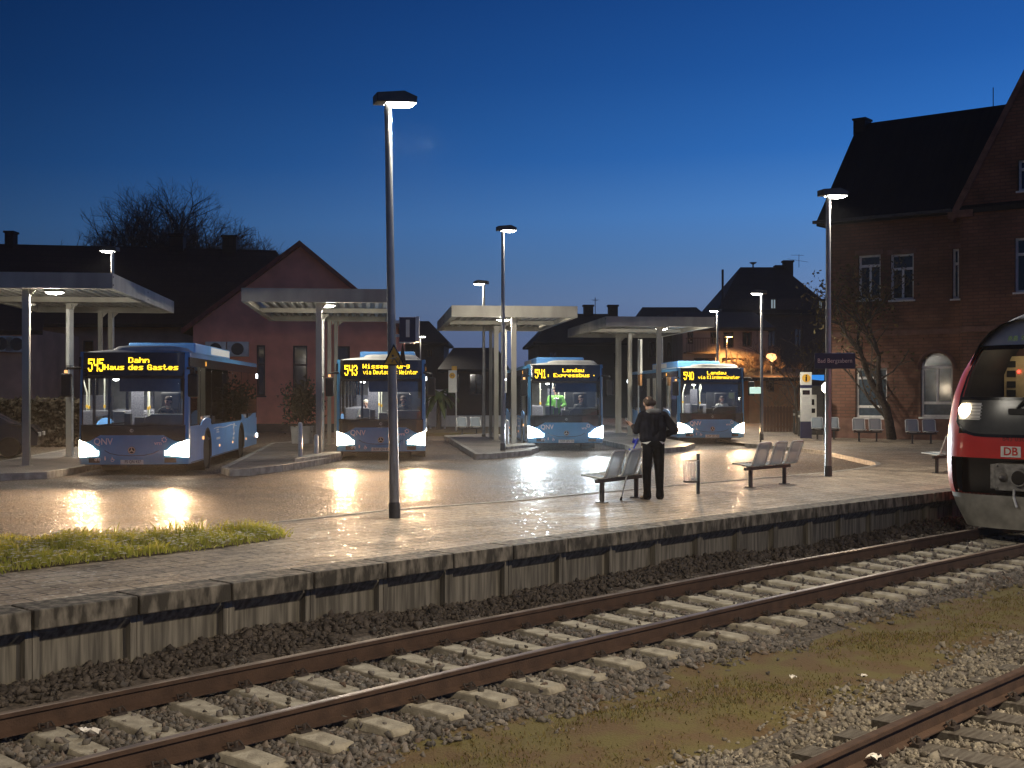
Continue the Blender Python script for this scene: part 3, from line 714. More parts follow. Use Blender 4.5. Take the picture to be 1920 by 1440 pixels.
# ------------------------------------------------------------------ bollards
BOL = [((563, 862), 'steel hoop bollard at the corner of the island by the pink house'), ((593, 856), 'shorter steel bollard at the foot of the shelter post by bus 543'), ((951, 838), 'steel bollard in front of the shelter by the express bus'), ((2, 846), 'pale bollard at the picture edge beside the parked dark car')]
for k, ((px, py), lab) in enumerate(BOL):
    p = G(px, py, .04 if k < 3 else -.05); h = (1.0, .62, .9, .95)[k]
    r = thing('bollard', lab, 'bollard', p, 0, 'steel bollards on the islands')
    b = MB(); b.lathe([(.06, 0), (.06, h - .05), (.045, h - .012), (.01, h)], 14); b.build('post', M_galv if k < 3 else M_hpl, r, smooth=50)
    b = MB(); b.lathe([(.09, 0), (.09, .012), (.07, .02)], 14); b.build('base_plate', M_galv, r)

# ------------------------------------------------------------------ benches
def bench(loc, rotz, n, label, wide=.6):
    r = thing('bench', label, 'bench', loc, rotz, 'wire mesh benches')            # local x along, seats face +y
    Lh = (n - 1) * wide / 2
    b = MB(); b.bx(-Lh - .22, Lh + .22, -.03, .03, .33, .39); b.build('beam', M_sleeve, r, bevel=.006)
    for e in (-1, 1):
        b = MB(); x = e * (Lh + .02); b.bx(x - .03, x + .03, -.03, .03, .012, .329); b.bx(x - .07, x + .07, -.09, .09, 0, .0119); b.build('leg', M_sleeve, r, bevel=.005)
    for i in range(n):
        x = -Lh + i * wide; w2 = .225
        side = [(.27, .455), (.24, .455), (-.10, .415), (-.155, .43), (-.185, .48), (-.30, .82), (-.315, .845)]
        def loop(xo): return [(xo, y, z) for y, z in side]
        pts = [(x - w2, y, z) for y, z in side[:-1]] + [(x - w2 + .01, -.312, .838), (x - w2 + .05, -.322, .865), (x + w2 - .05, -.322, .865), (x + w2 - .01, -.312, .838)] + [(x + w2, y, z) for y, z in reversed(side[:-1])] 
        b = MB(); b.tube(pts, .0135, 8, closed=True); fr = b.build('seat_frame', M_galv, r, smooth=50)
        sec = side[:-1] + [(-.318, .86)]
        b = MB(); b.grid(lambda q, a: (x + a * (w2 - .008), sec[q][0], sec[q][1] - .002), list(range(len(sec))), lin(-1, 1, 5)); m = b.build('seat_mesh', M_seatmesh, r, smooth=60); sd = m.modifiers.new('thick', 'SOLIDIFY'); sd.thickness = .004
        b = MB(); b.bx(x - .10, x + .10, -.05, .05, .3901, .42); b.bx(x - .13, x - .09, -.09, .12, .40, .425); b.bx(x + .09, x + .13, -.09, .12, .40, .425); b.build('seat_bracket', M_galv, r)
    return r
ang = math.atan2(TU.y, TU.x)
pa, pb = G(1124, 943), G(1197, 932); c1 = (pa + pb) / 2
bench(c1, math.atan2((pb - pa).y, (pb - pa).x), 3, 'three seat mesh bench on the platform beside the standing man')
pa, pb = G(1412, 914), G(1466, 907); bench((pa + pb) / 2, ang, 3, 'three seat mesh bench on the platform beside the litter bin')
for px, py, n, lab, rz in ((1548, 824, 2, 'far mesh bench behind the station name lamp', 180 - 8), (1627, 828, 2, 'far mesh bench beside the leaning tree trunk', 180 - 8), (1728, 832, 2, 'far mesh bench under the arched station window', 180 - 8)):
    p = G(px, py); bench(p, R(rz), n, lab)
p = G(1768, 886); bench(p, ang, 2, 'mesh bench partly hidden by the red train')
p = D(880, 800, 56); bench((p.x, p.y, -.1), R(190), 2, 'mesh bench on the verge beyond the express bus shelter')

# ------------------------------------------------------------------ litter bin
p = G(1309, 926); r = thing('litter_bin', 'slim wire mesh litter bin on a dark post between the benches', 'litter bin', p, ang - R(48))
b = MB(); b.bx(-.03, .03, -.02, .02, 0, .72); b.bx(-.025, .025, -.024, .024, .35, .70); b.build('post', M_sleeve, r, bevel=.005)
b = MB(); b.lathe([(.13, .24), (.15, .60)], 20, (-.135, 0, 0)); b.f = b.f[:-2]; b.m = b.m[:-2]; m = b.build('basket', M_mesh_bin, r, smooth=60); sd = m.modifiers.new('thick', 'SOLIDIFY'); sd.thickness = .003
b = MB(); b.lathe([(.132, .205), (.135, .24)], 20, (-.135, 0, 0)); b.build('basket_floor', M_sleeve, r)
b = MB(); b.tube([(-.135 + .15 * math.cos(a), .15 * math.sin(a), .60) for a in lin(0, 5.97, 20)], .006, 6, closed=True)
for j in range(18): a = j * math.pi / 9; b.tube([(-.135 + .13 * math.cos(a), .13 * math.sin(a), .24), (-.135 + .15 * math.cos(a), .15 * math.sin(a), .60)], .0022, 4)
b.build('basket_rim', M_galv, r)
b = MB(); b.lathe([(.02, .245), (.04, .255), (.042, .28), (.02, .30)], 9, (-.10, -.05, 0)); o = b.build('crumpled_bag', M_paper, loc=p, rot=(0, 0, ang - R(48)), smooth=60)
tag(o, 'white crumpled bag inside the wire litter bin', 'litter')
# ------------------------------------------------------------------ buses
def BF(x, z):
    a = min(abs(x) / 1.275, 1.0)
    y = .40 * (1 - max(0., 1 - a ** 3.4) ** (1 / 3.4))
    y += .15 * (max(0, z - .95) / 2) ** 1.5
    if z < .5: y += .06 * ((.5 - z) / .25) ** 2
    return y
def xs_(x0, x1, n):
    out = []
    for t in lin(0, 1, n):
        x = x0 + (x1 - x0) * t; out.append(x)
    if abs(x1) > 1.2 or abs(x0) > 1.2:
        f = lambda q: math.copysign(1.275 * math.sin(min(1, abs(q) / 1.275) * math.pi / 2), q)
        g_ = lambda q: math.copysign(1.275 * 2 / math.pi * math.asin(min(1, abs(q) / 1.275)), q)
        out = [f(q) for q in lin(g_(x0), g_(x1), n)]
    return out
def patch(b, x0, x1, z0, z1, off=0., nx=17, nz=7, mi=0):
    fz0 = z0 if callable(z0) else (lambda x: z0); fz1 = z1 if callable(z1) else (lambda x: z1)
    def fn(x, t):
        z = fz0(x) + (fz1(x) - fz0(x)) * t
        return (x, BF(x, z) - off, z)
    return b.grid(fn, xs_(x0, x1, nx), lin(0, 1, nz), mi)
GL57 = dict(D='1E111111 11111E', a='00000E010F110F', h='10101619111111', n='00001619111111', H='1111111F111111', u='0000111111130D', s='00000F100E011E', d='01010D1311110F', e='00000E111F100E', G='0E11101711110F', t='08081C08080906', W='111111151B1B11', i='04000C0404040E', m='00001A15151515', b='10101E1111111E', o='00000E1111110E', r='00001619101010', g='000F11110F010E', v='00001111110A04', c='00000E1110110E', L='1010101010101F', E='1F10101E10101F', x='0000110A040A11', p='00001E111E1010', K='11121418141211', l='0C04040404040E', ü='0A00111111130D')
GL57['5'] = '1F101E0101110E'; GL57['4'] = '1111110F010101'; GL57['3'] = '0E11010601110E'; GL57['1'] = '040C040404040E'; GL57['0'] = '0E11111111110E'; GL57['.'] = '00000000040400'; GL57['-'] = '00000004040000'
def led(lines):
    b = MB()
    for s, x, z, dx, dz, fat in lines:
        for ch in s:
            if ch == ' ': x += dx * 4; continue
            h = GL57[ch].replace(' ', '')
            rows = [int(h[2 * k:2 * k + 2], 16) for k in range(7)]
            for rr in range(7):
                for c in range(5):
                    if rows[rr] >> (4 - c) & 1:
                        px, pz = x + c * dx, z - rr * dz
                        q = [(px - dx * .04, pz - dz * .92), (px + dx * fat, pz - dz * .92), (px + dx * fat, pz), (px - dx * .04, pz)]
                        b.add([(qx, BF(qx, qz) - .012, qz) for qx, qz in q], [(0, 1, 2, 3)])
            x += dx * 6
    return b
def wheel(par, x, y, r=.47):
    s = 1 if x > 0 else -1
    b = MB(); b.lathe([(r * .60, -.13), (r * .9, -.14), (r, -.09), (r, .09), (r * .9, .14), (r * .60, .13)], 28, ax='x'); w_ = b.build('wheel', M_rub, par, smooth=35, loc=(x, y, r))
    b = MB(); b.lathe([(r * .6, -.06 * s), (r * .60, .125 * s), (r * .50, .12 * s), (r * .42, .03 * s), (r * .22, .05 * s), (r * .20, .12 * s), (.02, .125 * s)], 24, ax='x')
    for j in range(10):
        a = j * math.pi / 5; b.tube([(.03 * s, r * .33 * math.cos(a), r * .33 * math.sin(a)), (.075 * s, r * .33 * math.cos(a), r * .33 * math.sin(a))], .014, 6)
    b.build('rim', M_rim, w_, smooth=40); return w_
def arch_poly(y0, y1, zb, top, arches, r):
    P = [(y0, zb)]
    for a in arches:
        P.append((a - r, zb)); P += [(a - r * math.cos(t), .47 + (r - .0) * math.sin(t)) for t in lin(math.asin(max(-1, (zb - .47) / r)), math.pi - math.asin(max(-1, (zb - .47) / r)), 19)][1:-1]; P.append((a + r, zb))
    P.append((y1, zb)); return P + list(reversed(top))
BUSG = 'blue city buses waiting in the bays'
def make_bus():
    r = thing('bus', 'x', 'bus', (0, 0, 0), 0, BUSG)
    b = MB(); patch(b, -1.275, 1.275, .27, .952, nx=33, nz=10); fp = b.build('front_panel', M_blue, r, smooth=50)
    b = MB(); b.tube([(x, BF(x, z) - .002, z) for x, z in [(-.62, .60), (-.5, .53), (-.3, .49), (0, .475), (.3, .49), (.5, .53), (.62, .60)]], .008, 5); b.build('panel_crease', M_black, fp)
    zt = lambda x: .955 if abs(x) < .72 else max(.80, .955 - (abs(x) - .72) * .55)
    b = MB(); patch(b, -1.20, 1.20, zt, 1.19, .006, 31, 5); b.build('front_band', M_black, r, smooth=50)
    b = MB(); patch(b, -1.16, 1.16, 1.19, 2.31, .002, 29, 9); ws = b.build('windshield', M_gl, r, smooth=50)
    b = MB(); patch(b, -1.17, 1.17, 1.165, 1.20, .012, 29, 3); patch(b, -1.17, 1.17, 2.27, 2.34, .008, 29, 3); patch(b, -.56, -.50, 1.2, 2.27, -.03, 3, 3); patch(b, -1.175, -1.14, 1.2, 2.27, .004, 3, 5); patch(b, 1.14, 1.175, 1.2, 2.27, .004, 3, 5); b.build('windshield_seal', M_blackm, r, smooth=50)
    b = MB(); b.tube([(-.9, BF(-.9, 1.2) - .03, 1.17), (-.1, BF(0, 1.24) - .035, 1.25)], .012, 6); b.tube([(.95, BF(.95, 1.2) - .03, 1.17), (.2, BF(.2, 1.22) - .035, 1.23)], .012, 6); b.build('wiper', M_blackm, r)
    b = MB(); patch(b, -1.17, 1.17, 2.33, 2.885, .004, 29, 6); b.build('destination_display', M_black, r, smooth=50)
    for e in (-1, 1):
        b = MB(); patch(b, *sorted((e * 1.16, e * 1.275)), .95, 2.89, .001, 9, 12); b.build('corner_pillar', M_blue, r, smooth=60)
    def rf(y, q):
        x = 1.275 * q; e = min(1, (y - .15) / .6) if y < .75 else 1
        return (x * (1 if y > .5 else .96 + .04 * max(0, y - .25) / .25), y + (BF(x, 2.88) - BF(0, 2.88)) * max(0, 1 - y / 1.2), 2.885 + .10 * (1 - abs(q) ** 2.6) * e ** .5)
    b = MB(); b.grid(rf, [.15, .2, .3, .45, .75, 1.5, 4, 8, 12.05], lin(-1, 1, 15)); b.build('roof', M_dirtw, r, smooth=50)
    b = MB(); b.grid(lambda q, t: (.27 + .83 * q, .24 + 1.3 * t + .16 * q * q, 2.93 + .12 * (1 - q ** 8) ** .5 * min(1, (t * 9) ** .5)), lin(-1, 1, 15), [0, .03, .08, .15, .4, .8, 1]); b.build('roof_fairing', M_dirtw, r, smooth=50)
    b = MB(); b.bx(-.75, .95, 2.9, 8.6, 2.95, 3.22); rb = b.build('roof_unit', M_bluelit, r, bevel=.05)
    b = MB(); b.bx(.951, .954, 5.2, 8.4, 2.99, 3.18); b.bx(-.754, -.751, 5.2, 8.4, 2.99, 3.18); b.build('roof_unit_panel', M_white, rb)
    # sides
    for e in (-1, 1):
        x = 1.275 * e
        top = [(.40, 1.15 if e > 0 else 1.0), (1.5, 1.15)] + [(2.0 + .16 * k - .2, 1.15 + .16 * math.sin(math.pi * k / 11) ** .6) for k in range(12)] + [(3.8, 1.13), (7.6, 1.13)] + [(7.85 + .14 * k, 1.13 + .17 * math.sin(math.pi * k / 11) ** .6) for k in range(12)] + [(9.6, 1.15), (10.6, 1.2), (11.4, 1.32), (12.05, 1.45)]
        b = MB(); b.prism(arch_poly(.40, 12.05, .27, top, (2.72, 8.62), .57), 'x', x - .02 * e, x)
        sp = b.build('side_panel', M_bluelit, r)
        b = MB()
        for a in (2.72, 8.62): b.tube([(x - .005 * e, a - .575 * math.cos(t), .47 + .575 * math.sin(t)) for t in lin(-.3, math.pi + .3, 21)], .018, 6)
        b.tube([(x, .45, .29), (x, 2.1, .29)], .012, 5); b.tube([(x, 3.3, .29), (x, 8.0, .29)], .012, 5); b.build('arch_lip', M_blackm, sp)
        for a in (2.72, 8.62):
            b = MB(); b.lathe([(.56, -.45 * e), (.56, -.01 * e)], 24, (x, a, .47), 'x'); b.f = b.f[:-1]; b.m = b.m[:-1]; b.build('wheel_housing', M_blackm, r)
        panes = [(.44, 1.62), (1.70, 3.25), (3.33, 5.05), (5.13, 6.85), (6.93, 8.55), (8.63, 9.95), (10.03, 11.9)]
        for i, (a, c) in enumerate(panes):
            zb = [1.18, 1.36, 1.16, 1.16, 1.16, 1.36, 1.5][i]; door = e < 0 and i in (0, 3)
            if door: zb = .34
            if i == 6: zb = 1.75
            b = MB(); b.bx(x + .003 * e, x + .008 * e, a, c, zb, 2.56); b.build('door_window' if door else 'window', M_glt, r)
        b = MB()
        for a, c in [(1.62, 1.70), (3.25, 3.33), (5.05, 5.13), (6.85, 6.93), (8.55, 8.63), (9.95, 10.03), (11.9, 12.05)]: b.bx(x - .03 * e, x + .002 * e, a, c, 1.15, 2.56)
        b.bx(x - .03 * e, x + .004 * e, .36, .44, 1.15, 2.56); b.bx(x - .03 * e, x + .006 * e, .3, 12.05, 2.56, 2.78); b.bx(x - .03 * e, x + .002 * e, 8.63, 12.05, 1.3, 1.75); b.bx(x - .028 * e, x + .001 * e, 3.3, 8.5, 1.12, 1.18)
        b.build('window_frame', M_black, r)
        b = MB(); b.prism([(x, 2.78), (x * .985, 2.90), (x * .95, 2.90), (x * .95, 2.78)], 'y', .36, 12.05); b.build('cant_rail', M_blue, r)
        for y in (4.6, 6.9, 9.6, 11.7):
            b = MB(); b.bx(x, x + .012 * e, y - .05, y + .05, .50, .56); b.build('marker_light', M_amb, r)
        b = MB(); b.bx(x, x + .02 * e, 2.02, 2.14, .78, .86); b.build('turn_signal', M_amb, r)
        b = MB()
        for k, z in enumerate((1.02, .96, .90)): b.bx(x + .001 * e, x + .003 * e, 4.1, 4.1 + (.45, .35, .42)[k], z - .02, z + .015)
        b.bx(x + .001 * e, x + .003 * e, 4.1, 4.7, .70, .76); b.build('side_lettering', M_white, r)
        b = MB(); b.tube([(x + .004 * e, 7.0, .72), (x + .004 * e, 7.12, .8), (x + .004 * e, 7.0, .92), (x + .004 * e, 7.15, 1.06)], .022, 6); b.bx(x + .001 * e, x + .004 * e, 6.9, 7.2, .6, .68); b.build('side_emblem', M_white, r)
        b = MB(); b.tube([(x + .003 * e, y, 1.0 + .05 * math.sin(y * 1.7) * math.sin(y * .6)) for y in lin(3.7, 7.6, 24)], .010, 5); b.build('side_stripe', M_white, r)
        # mirror: arm and housing in front of the corner
        xm = x + .16 * e
        b = MB(); b.tube([(x * .96, .30, 2.52), (xm, -.10, 2.50), (xm + .02 * e, -.16, 2.38)], .03, 8)
        mi_ = b.build('mirror', M_blackm, r, smooth=50)
        b = MB(); b.bx(xm - .12, xm + .12, -.22, -.10, 1.84, 2.38); b.build('mirror_housing', M_blackm, mi_, bevel=.04)
        b = MB(); b.bx(xm - .035, xm + .035, -.235, -.2201, 2.39, 2.46); b.build('mirror_light', M_amb if e < 0 else M_blackm, mi_)
        hl = lambda x_: .70 - .0 * x_
        b = MB()
        def hz0(q): t = (abs(q) - .84) / .42; return .48 - .05 * max(0, min(1, t))
        def hz1(q): t = max(0, min(1, (abs(q) - .84) / .42)); return .59 + .25 * t ** .5
        patch(b, *sorted((e * .76, e * 1.266)), hz0, hz1, .012, 17, 6); b.build('headlight', M_hw, r, smooth=60)
        lamp('headlight_light', 'SPOT', P_HEAD, (1, .62, .33), r, (e * 1.02, -.10, .60), (R(90 + .3), 0, R(180)), .11, spot_size=R(54), spot_blend=1.0).scale = (1, .36, 1)
        b = MB(); patch(b, *sorted((e * .74, e * 1.0)), .31, .42, .006, 9, 3); b.build('fog_lamp_panel', M_blackm, r, smooth=60)
        for y in (2.72, 8.62): wheel(r, e * 1.10, y)
        b = MB(); b.bx(x - .01 * e, x + .03 * e, 12.0, 12.08, 2.42, 2.56); b.bx(x - .01 * e, x + .03 * e, 12.0, 12.08, .50, .62); b.build('rear_corner_glint', M_dotglint, r)  # glowing boxes put in for headlight reflections on the rear corners
    b = MB(); b.bx(-1.27, 1.27, 12.051, 12.10, .3, 2.9); b.build('rear_panel', M_blue, r)
    b = MB(); b.bx(-.85, .85, .55, 11.9, .22, .33); b.bx(-1.2, 1.2, .5, 1.9, .24, .32); b.build('underbody', M_blackm, r)
    # front emblem, plate, lettering
    b = MB(); b.lathe([(.088, -.014), (.088, -.004)], 24, (0, 0, .60), 'y', 0); b.tube([(.075 * math.sin(a), -.017, .60 + .075 * math.cos(a)) for a in lin(0, 5.97, 20)], .006, 6, 1, closed=True)
    for j in range(3): a = j * 2.0944; b.tube([(0, -.017, .60), (.075 * math.sin(a), -.017, .60 + .075 * math.cos(a))], [.012, .003], 6, 1)
    b.build('front_emblem', [M_black, M_galv], r)
    b = MB(); b.tube([(.035 * math.sin(a), BF(0, 1.06) - .012, 1.06 + .035 * math.cos(a)) for a in lin(0, 5.8, 14)], .005, 6, 0, closed=True); b.tube([(0, BF(0, 1.06) - .012, 1.03), (0, BF(0, 1.06) - .012, 1.09)], .004, 5); b.build('small_emblem', M_galv, r)
    b = MB(); b.bx(-.26, .26, -.012 + BF(0, .33), BF(0, .33) - .004, .275, .39); b.build('licence_plate', M_hpl, r)
    text('QNV', .215, M_white, r, (-.65, BF(.40, .80) - .012, .80), sx=.92, bold=.002, name='operator_lettering')
    text('vrn', .13, M_white, r, (.60, BF(.6, .75) - .006, .765), name='network_lettering')
    b = MB()
    for j in range(7): a = j * .8976; b.lathe([(.016, BF(.74, .83) - .008), (.016, BF(.74, .83) - .004)], 8, (.74 + .05 * math.cos(a), 0, .845 + .05 * math.sin(a)), 'y')
    b.build('network_emblem', M_white, r)
    b = MB()
    for k in range(3):
        x = -.78 + k * .17; y = BF(x, .42) - .008
        if k == 0: [b.tube([(x + q + .028 * math.cos(a), y, .385 + .028 * math.sin(a)) for a in lin(0, 5.5, 9)], .005, 5, closed=True) for q in (-.04, .04)]; b.tube([(x - .04, y, .385), (x, y, .43), (x + .04, y, .385)], .005, 5)
        if k == 1: b.lathe([(.016, y - .002), (.016, y)], 8, (x, 0, .445), 'y'); b.tube([(x, y, .425), (x, y, .37)], [.022, .014], 6)
        if k == 2: b.tube([(x + .035 * math.cos(a), y, .375 + .035 * math.sin(a)) for a in lin(0, 5.5, 9)], .005, 5, closed=True); b.tube([(x - .01, y, .45), (x, y, .39), (x + .05, y, .38)], .006, 5)
    b.build('access_symbols', M_white, r)
    # interior
    b = MB(); b.bx(-1.22, 1.22, .6, 11.9, .335, .36); b.build('cabin_floor', M_idark, r)
    b = MB(); b.bx(-1.2, 1.2, .55, 11.9, 2.58, 2.60); b.build('cabin_ceiling', M_ibus, r)
    b = MB(); b.bx(-1.2, 1.2, 11.85, 11.9, .36, 2.57); b.build('cabin_rear_wall', M_ibus, r)
    for x in (-.62, .62):
        b = MB(); b.bx(x - .05, x + .05, 1.6, 11, 2.55, 2.575); b.build('ceiling_light', emis('bus ceiling light', (1, .96, .86), 3.0), r)
    b = MB(); b.bx(-1.15, 1.15, .36, .62, .95, 1.17); b.build('dashboard', M_ibus, r, bevel=.03)
    b = MB(); b.prism([(.12, 1.17), (1.1, 1.17), (1.1, 1.42), (.35, 1.42), (.2, 1.36)], 'y', .52, .72); b.build('instrument_cowl', M_idark, r, bevel=.02)
    b = MB(); b.bx(.14, 1.1, .50, .74, 1.421, 1.44); b.build('cowl_top', M_dirtw, r)
    b = MB(); b.bx(-.34, -.19, .72, .9, 1.17, 1.45); b.bx(-.08, .16, .62, .8, 1.17, 1.36); b.build('ticket_printer', M_idark, r, bevel=.01)
    b = MB(); b.bx(-.62, -.36, .8, .95, 1.15, 1.50); b.build('cash_tray', M_ibus, r, bevel=.02)
    b = MB(); b.bx(-.35, 1.14, .30, .315, 1.97, 2.30); b.build('sun_blind', M_idark, r)
    b = MB(); b.tube([(.62 + .22 * math.cos(a), .78 + .06 * math.sin(a), 1.40 + .2 * math.sin(a)) for a in lin(0, 5.9, 18)], .016, 6, closed=True); b.build('steering_wheel', M_idark, r)
    b = MB(); b.bx(.38, .86, 1.32, 1.46, .9, 1.95); b.bx(.38, .86, .95, 1.45, .8, .92); b.build('driver_seat', M_idark, r, bevel=.05)
    b = MB(); b.bx(.15, 1.2, 1.75, 1.79, .36, 2.3); b.build('partition', M_idark, r)
    b = MB(); b.bx(-.45, -.15, 1.9, 1.95, .36, 2.1); b.build('info_panel', M_seat, r)
    for x, y in ((-.24, 2.2), (-.05, 2.0), (-.5, 4.2), (.45, 4.6), (-.3, 6.6), (.3, 7.0)):
        b = MB(); b.tube([(x, y, .36), (x, y, 1.95), (x + (.10 if x > -.1 else 0), y, 2.3), (x + (.25 if x > -.1 else 0), y, 2.5), (x + (.3 if x > -.1 else 0), y, 2.575)], .020, 8); pl = b.build('grab_pole', M_rail_y, r, smooth=60)
        b = MB(); b.tube([(x, y, 1.52), (x, y, 1.60)], .036, 8); b.build('grip', M_grip, pl, smooth=60)
    for x in (-.85, .85):
        for y in (3.4, 4.3, 5.9, 7.0, 9.6, 10.5):
            if x < 0 and y in (5.9,): continue
            b = MB(); z = .36 if y < 9 else .75; b.bx(x - .4, x + .4, y - .25, y + .22, z + .36, z + .46); b.bx(x - .4, x + .4, y + .20, y + .30, z + .38, z + 1.12); b.bx(x - .1, x + .1, y - .1, y + .2, z, z + .36); b.build('passenger_seat', M_seat, r, bevel=.04)
    lamp('cabin_light', 'AREA', P_CABIN, (1, .96, .87), r, (0, 5.0, 2.53), (0, 0, 0), 1.2, shape='RECTANGLE', size_y=8)
    lamp('entrance_light', 'POINT', 18, (1, .96, .90), r, (-.55, .95, 2.2), size=.08)
    b = MB(); b.lathe([(.03, 2.225), (.07, 2.25), (.075, 2.27)], 12, (-.55, .80, 0)); b.build('entrance_lamp', emis('entrance lamp', (1, .98, .92), 14), r)
    return r
BUSROT = math.atan(160 / FPX)
BUS = [dict(px=247, Y=29.5, lab='blue bus showing 545 Dahn beside the parked dark car', plate='PS QN 437', leds=[('545', -1.04, 2.735, .0215, .043, 1.25), ('Dahn', -.10, 2.765, .0205, .0180, 1.3), ('Haus des Gastes', -.655, 2.598, .0198, .0180, 1.3)], num='545'),
       dict(px=714, Y=36.2, lab='blue bus showing 543 behind the tall leaning lamp pole', plate='SÜW QN 452', leds=[('543', -1.04, 2.735, .0215, .043, 1.25), ('Wissembourg', -.52, 2.765, .0205, .0180, 1.3), ('via Deutsches Weintor', -.50, 2.598, .0128, .0180, 1.15)], num='543'),
       dict(px=1062, Y=42.4, lab='blue bus showing 541 Landau Expressbus with cool white headlights', plate='SÜW QN 436', leds=[('541.', -1.04, 2.735, .0215, .043, 1.25), ('Landau', -.12, 2.765, .0205, .0180, 1.3), ('Expressbus -', -.42, 2.598, .0205, .0180, 1.3)], num='541'),
       dict(px=1336, Y=47.6, lab='blue bus showing 540 Landau via Klingenmünster nearest the station building', plate='SÜW QN 430', leds=[('540', -1.06, 2.735, .0215, .043, 1.25), ('Landau', -.18, 2.765, .0205, .0180, 1.3), ('via Klingenmünster', -.52, 2.598, .0152, .0180, 1.15)], num='540')]
proto = make_bus(); BO = []
for i, bd in enumerate(BUS):
    loc = ((bd['px'] - CX) / FPX * bd['Y'], bd['Y'], -.12)
    if i == 0: o = proto; o.location = loc; o.rotation_euler = (0, 0, BUSROT); o['label'] = bd['lab']
    else: o = dup(proto, loc, BUSROT, bd['lab'])
    BO.append(o)
for o, bd in zip(BO, BUS):
    led(bd['leds']).build('route_text', M_led, o)
    text(bd['plate'], .10, M_black, o, (.02, BF(0, .33) - .0135, .333), name='plate_text', sx=.8)
    text(bd['num'], .16, M_led2, o, (1.2835, 2.45, 2.66), (R(90), 0, R(90)), name='side_number', sx=.8); text(bd['num'], .16, M_led2, o, (-1.2835, 2.45, 2.66), (R(90), 0, R(-90)), name='side_number', sx=.8)
for ch in children(BO[2]):
    k = ch.name.split('.')[0]
    if k == 'headlight': ch.data = ch.data.copy(); ch.data.materials[0] = M_hc
    if k == 'headlight_light': ch.data = ch.data.copy(); ch.data.color = (.78, .92, 1)
# ------------------------------------------------------------------ red train
def TW(z):                                # half width of the body over the rail head
    K = [(.05, 1.12), (.40, 1.30), (.79, 1.43), (1.18, 1.45), (1.75, 1.43), (2.33, 1.37), (2.71, 1.27), (3.10, 1.10), (3.35, .95), (3.55, .74), (3.68, .50), (3.76, .2)]
    for (a, p), (c, q) in zip(K, K[1:]):
        if z <= c: return p + (q - p) * max(0, (z - a) / (c - a))
    return .2
def TF(x, z):                             # nose surface: distance back from the tip
    a = min(1, abs(x) / TW(z)); y = .85 * (1 - max(0, 1 - a ** 2.5) ** (1 / 2.5))
    if z > 1.5: y += .50 * ((z - 1.5) / 2.2) ** 2 * 1.6
    if z < 1.2: y += .10 * ((1.2 - z) / 1.1) ** 2
    return y
def tpatch(b, a0, a1, z0, z1, off=0., nx=21, nz=9, mi=0):
    fz0 = z0 if callable(z0) else (lambda a: z0); fz1 = z1 if callable(z1) else (lambda a: z1)
    def fn(a, t):
        z = fz0(a) + (fz1(a) - fz0(a)) * t; x = a * (TW(z) - max(0, off) * 0)
        return (x * (1 + (off / 1.4 if abs(a) > .8 else 0)), TF(x, z) - off, z)
    al = [math.sin(t * math.pi / 2) for t in lin(math.asin(a0) * 2 / math.pi, math.asin(a1) * 2 / math.pi, nx)]
    return b.grid(fn, al, lin(0, 1, nz), mi)
ut = 21.35; tp = T(ut, 8.53, RZ)
M_cabd = mat('dark cab lining', (.03, .03, .03), .7, var=.1)
tr = thing('train', 'red regional train with a big dark windscreen standing at the platform', 'train', tp, tang(ut + 2) - R(90))
b = MB(); tpatch(b, -1, 1, 1.25, 1.66, nx=41, nz=6); tpatch(b, -1, -.70, 1.65, 3.17, nx=12, nz=15); tpatch(b, .70, 1, 1.65, 3.17, nx=12, nz=15); tpatch(b, -1, -.82, .62, 1.26, nx=7, nz=7); tpatch(b, .82, 1, .62, 1.26, nx=7, nz=7); b.build('front_panel', M_red, tr, smooth=50)
b = MB(); tpatch(b, -.735, .735, lambda a: 1.64 + .22 * abs(a / .735) ** 6, 2.27, .012, 33, 8); b.build('lamp_band', mat('smoked panel', (.055, .055, .048), .25, var=.1), tr, smooth=50)
b = MB(); tpatch(b, -.725, .725, 2.27, 3.14, .010, 33, 9); b.build('windshield', M_gl, tr, smooth=50)
b = MB(); tpatch(b, -.735, .735, 2.24, 2.29, .018, 33, 2); tpatch(b, -.76, .76, 3.11, 3.19, .016, 33, 2); tpatch(b, -.755, -.715, 1.85, 3.15, .016, 3, 9); tpatch(b, .715, .755, 1.85, 3.15, .016, 3, 9); tpatch(b, -.735, .735, lambda a: 1.61 + .22 * abs(a / .735) ** 6, lambda a: 1.66 + .22 * abs(a / .735) ** 6, .016, 33, 2); b.build('window_seal', M_black, tr, smooth=50)
b = MB(); tpatch(b, -1, 1, 3.17, 3.755, nx=33, nz=12); b.build('roof_front', mat('train silver with sheen', (.62, .62, .60), .35, var=.1, scale=2), tr, smooth=60)  # silver made paler, sky and lamp sheen put into its colour
b = MB(); zs = [.62, .79, 1.18, 1.75, 2.33, 2.71, 3.10, 3.35, 3.55, 3.68, 3.76]
loop = [(TW(z), z) for z in zs] + [(-TW(z), z) for z in reversed(zs)]
b.grid(lambda y, j: (loop[int(j)][0], y + max(0, 1 - (y - 1.2)) * (.50 * 1.6 * max(0, (loop[int(j)][1] - 1.5) / 2.2) ** 2 - .35), loop[int(j)][1]), [1.2, 2.2, 6, 16], list(range(len(loop)))); b.build('body', [M_red, M_silv], tr, smooth=40)
b = MB(); lp = [(x * .965, z - .02 if z > 2 else z) for x, z in loop]; b.grid(lambda y, j: (lp[int(j)][0] * (1 - .25 * max(0, 1.0 - y)), y, lp[int(j)][1] - .25 * max(0, 1.0 - y) * (lp[int(j)][1] > 2.6)), [.55, 1.2, 2.6, 15.9], list(range(len(lp)))); b.build('cab_lining', M_cabd, tr)
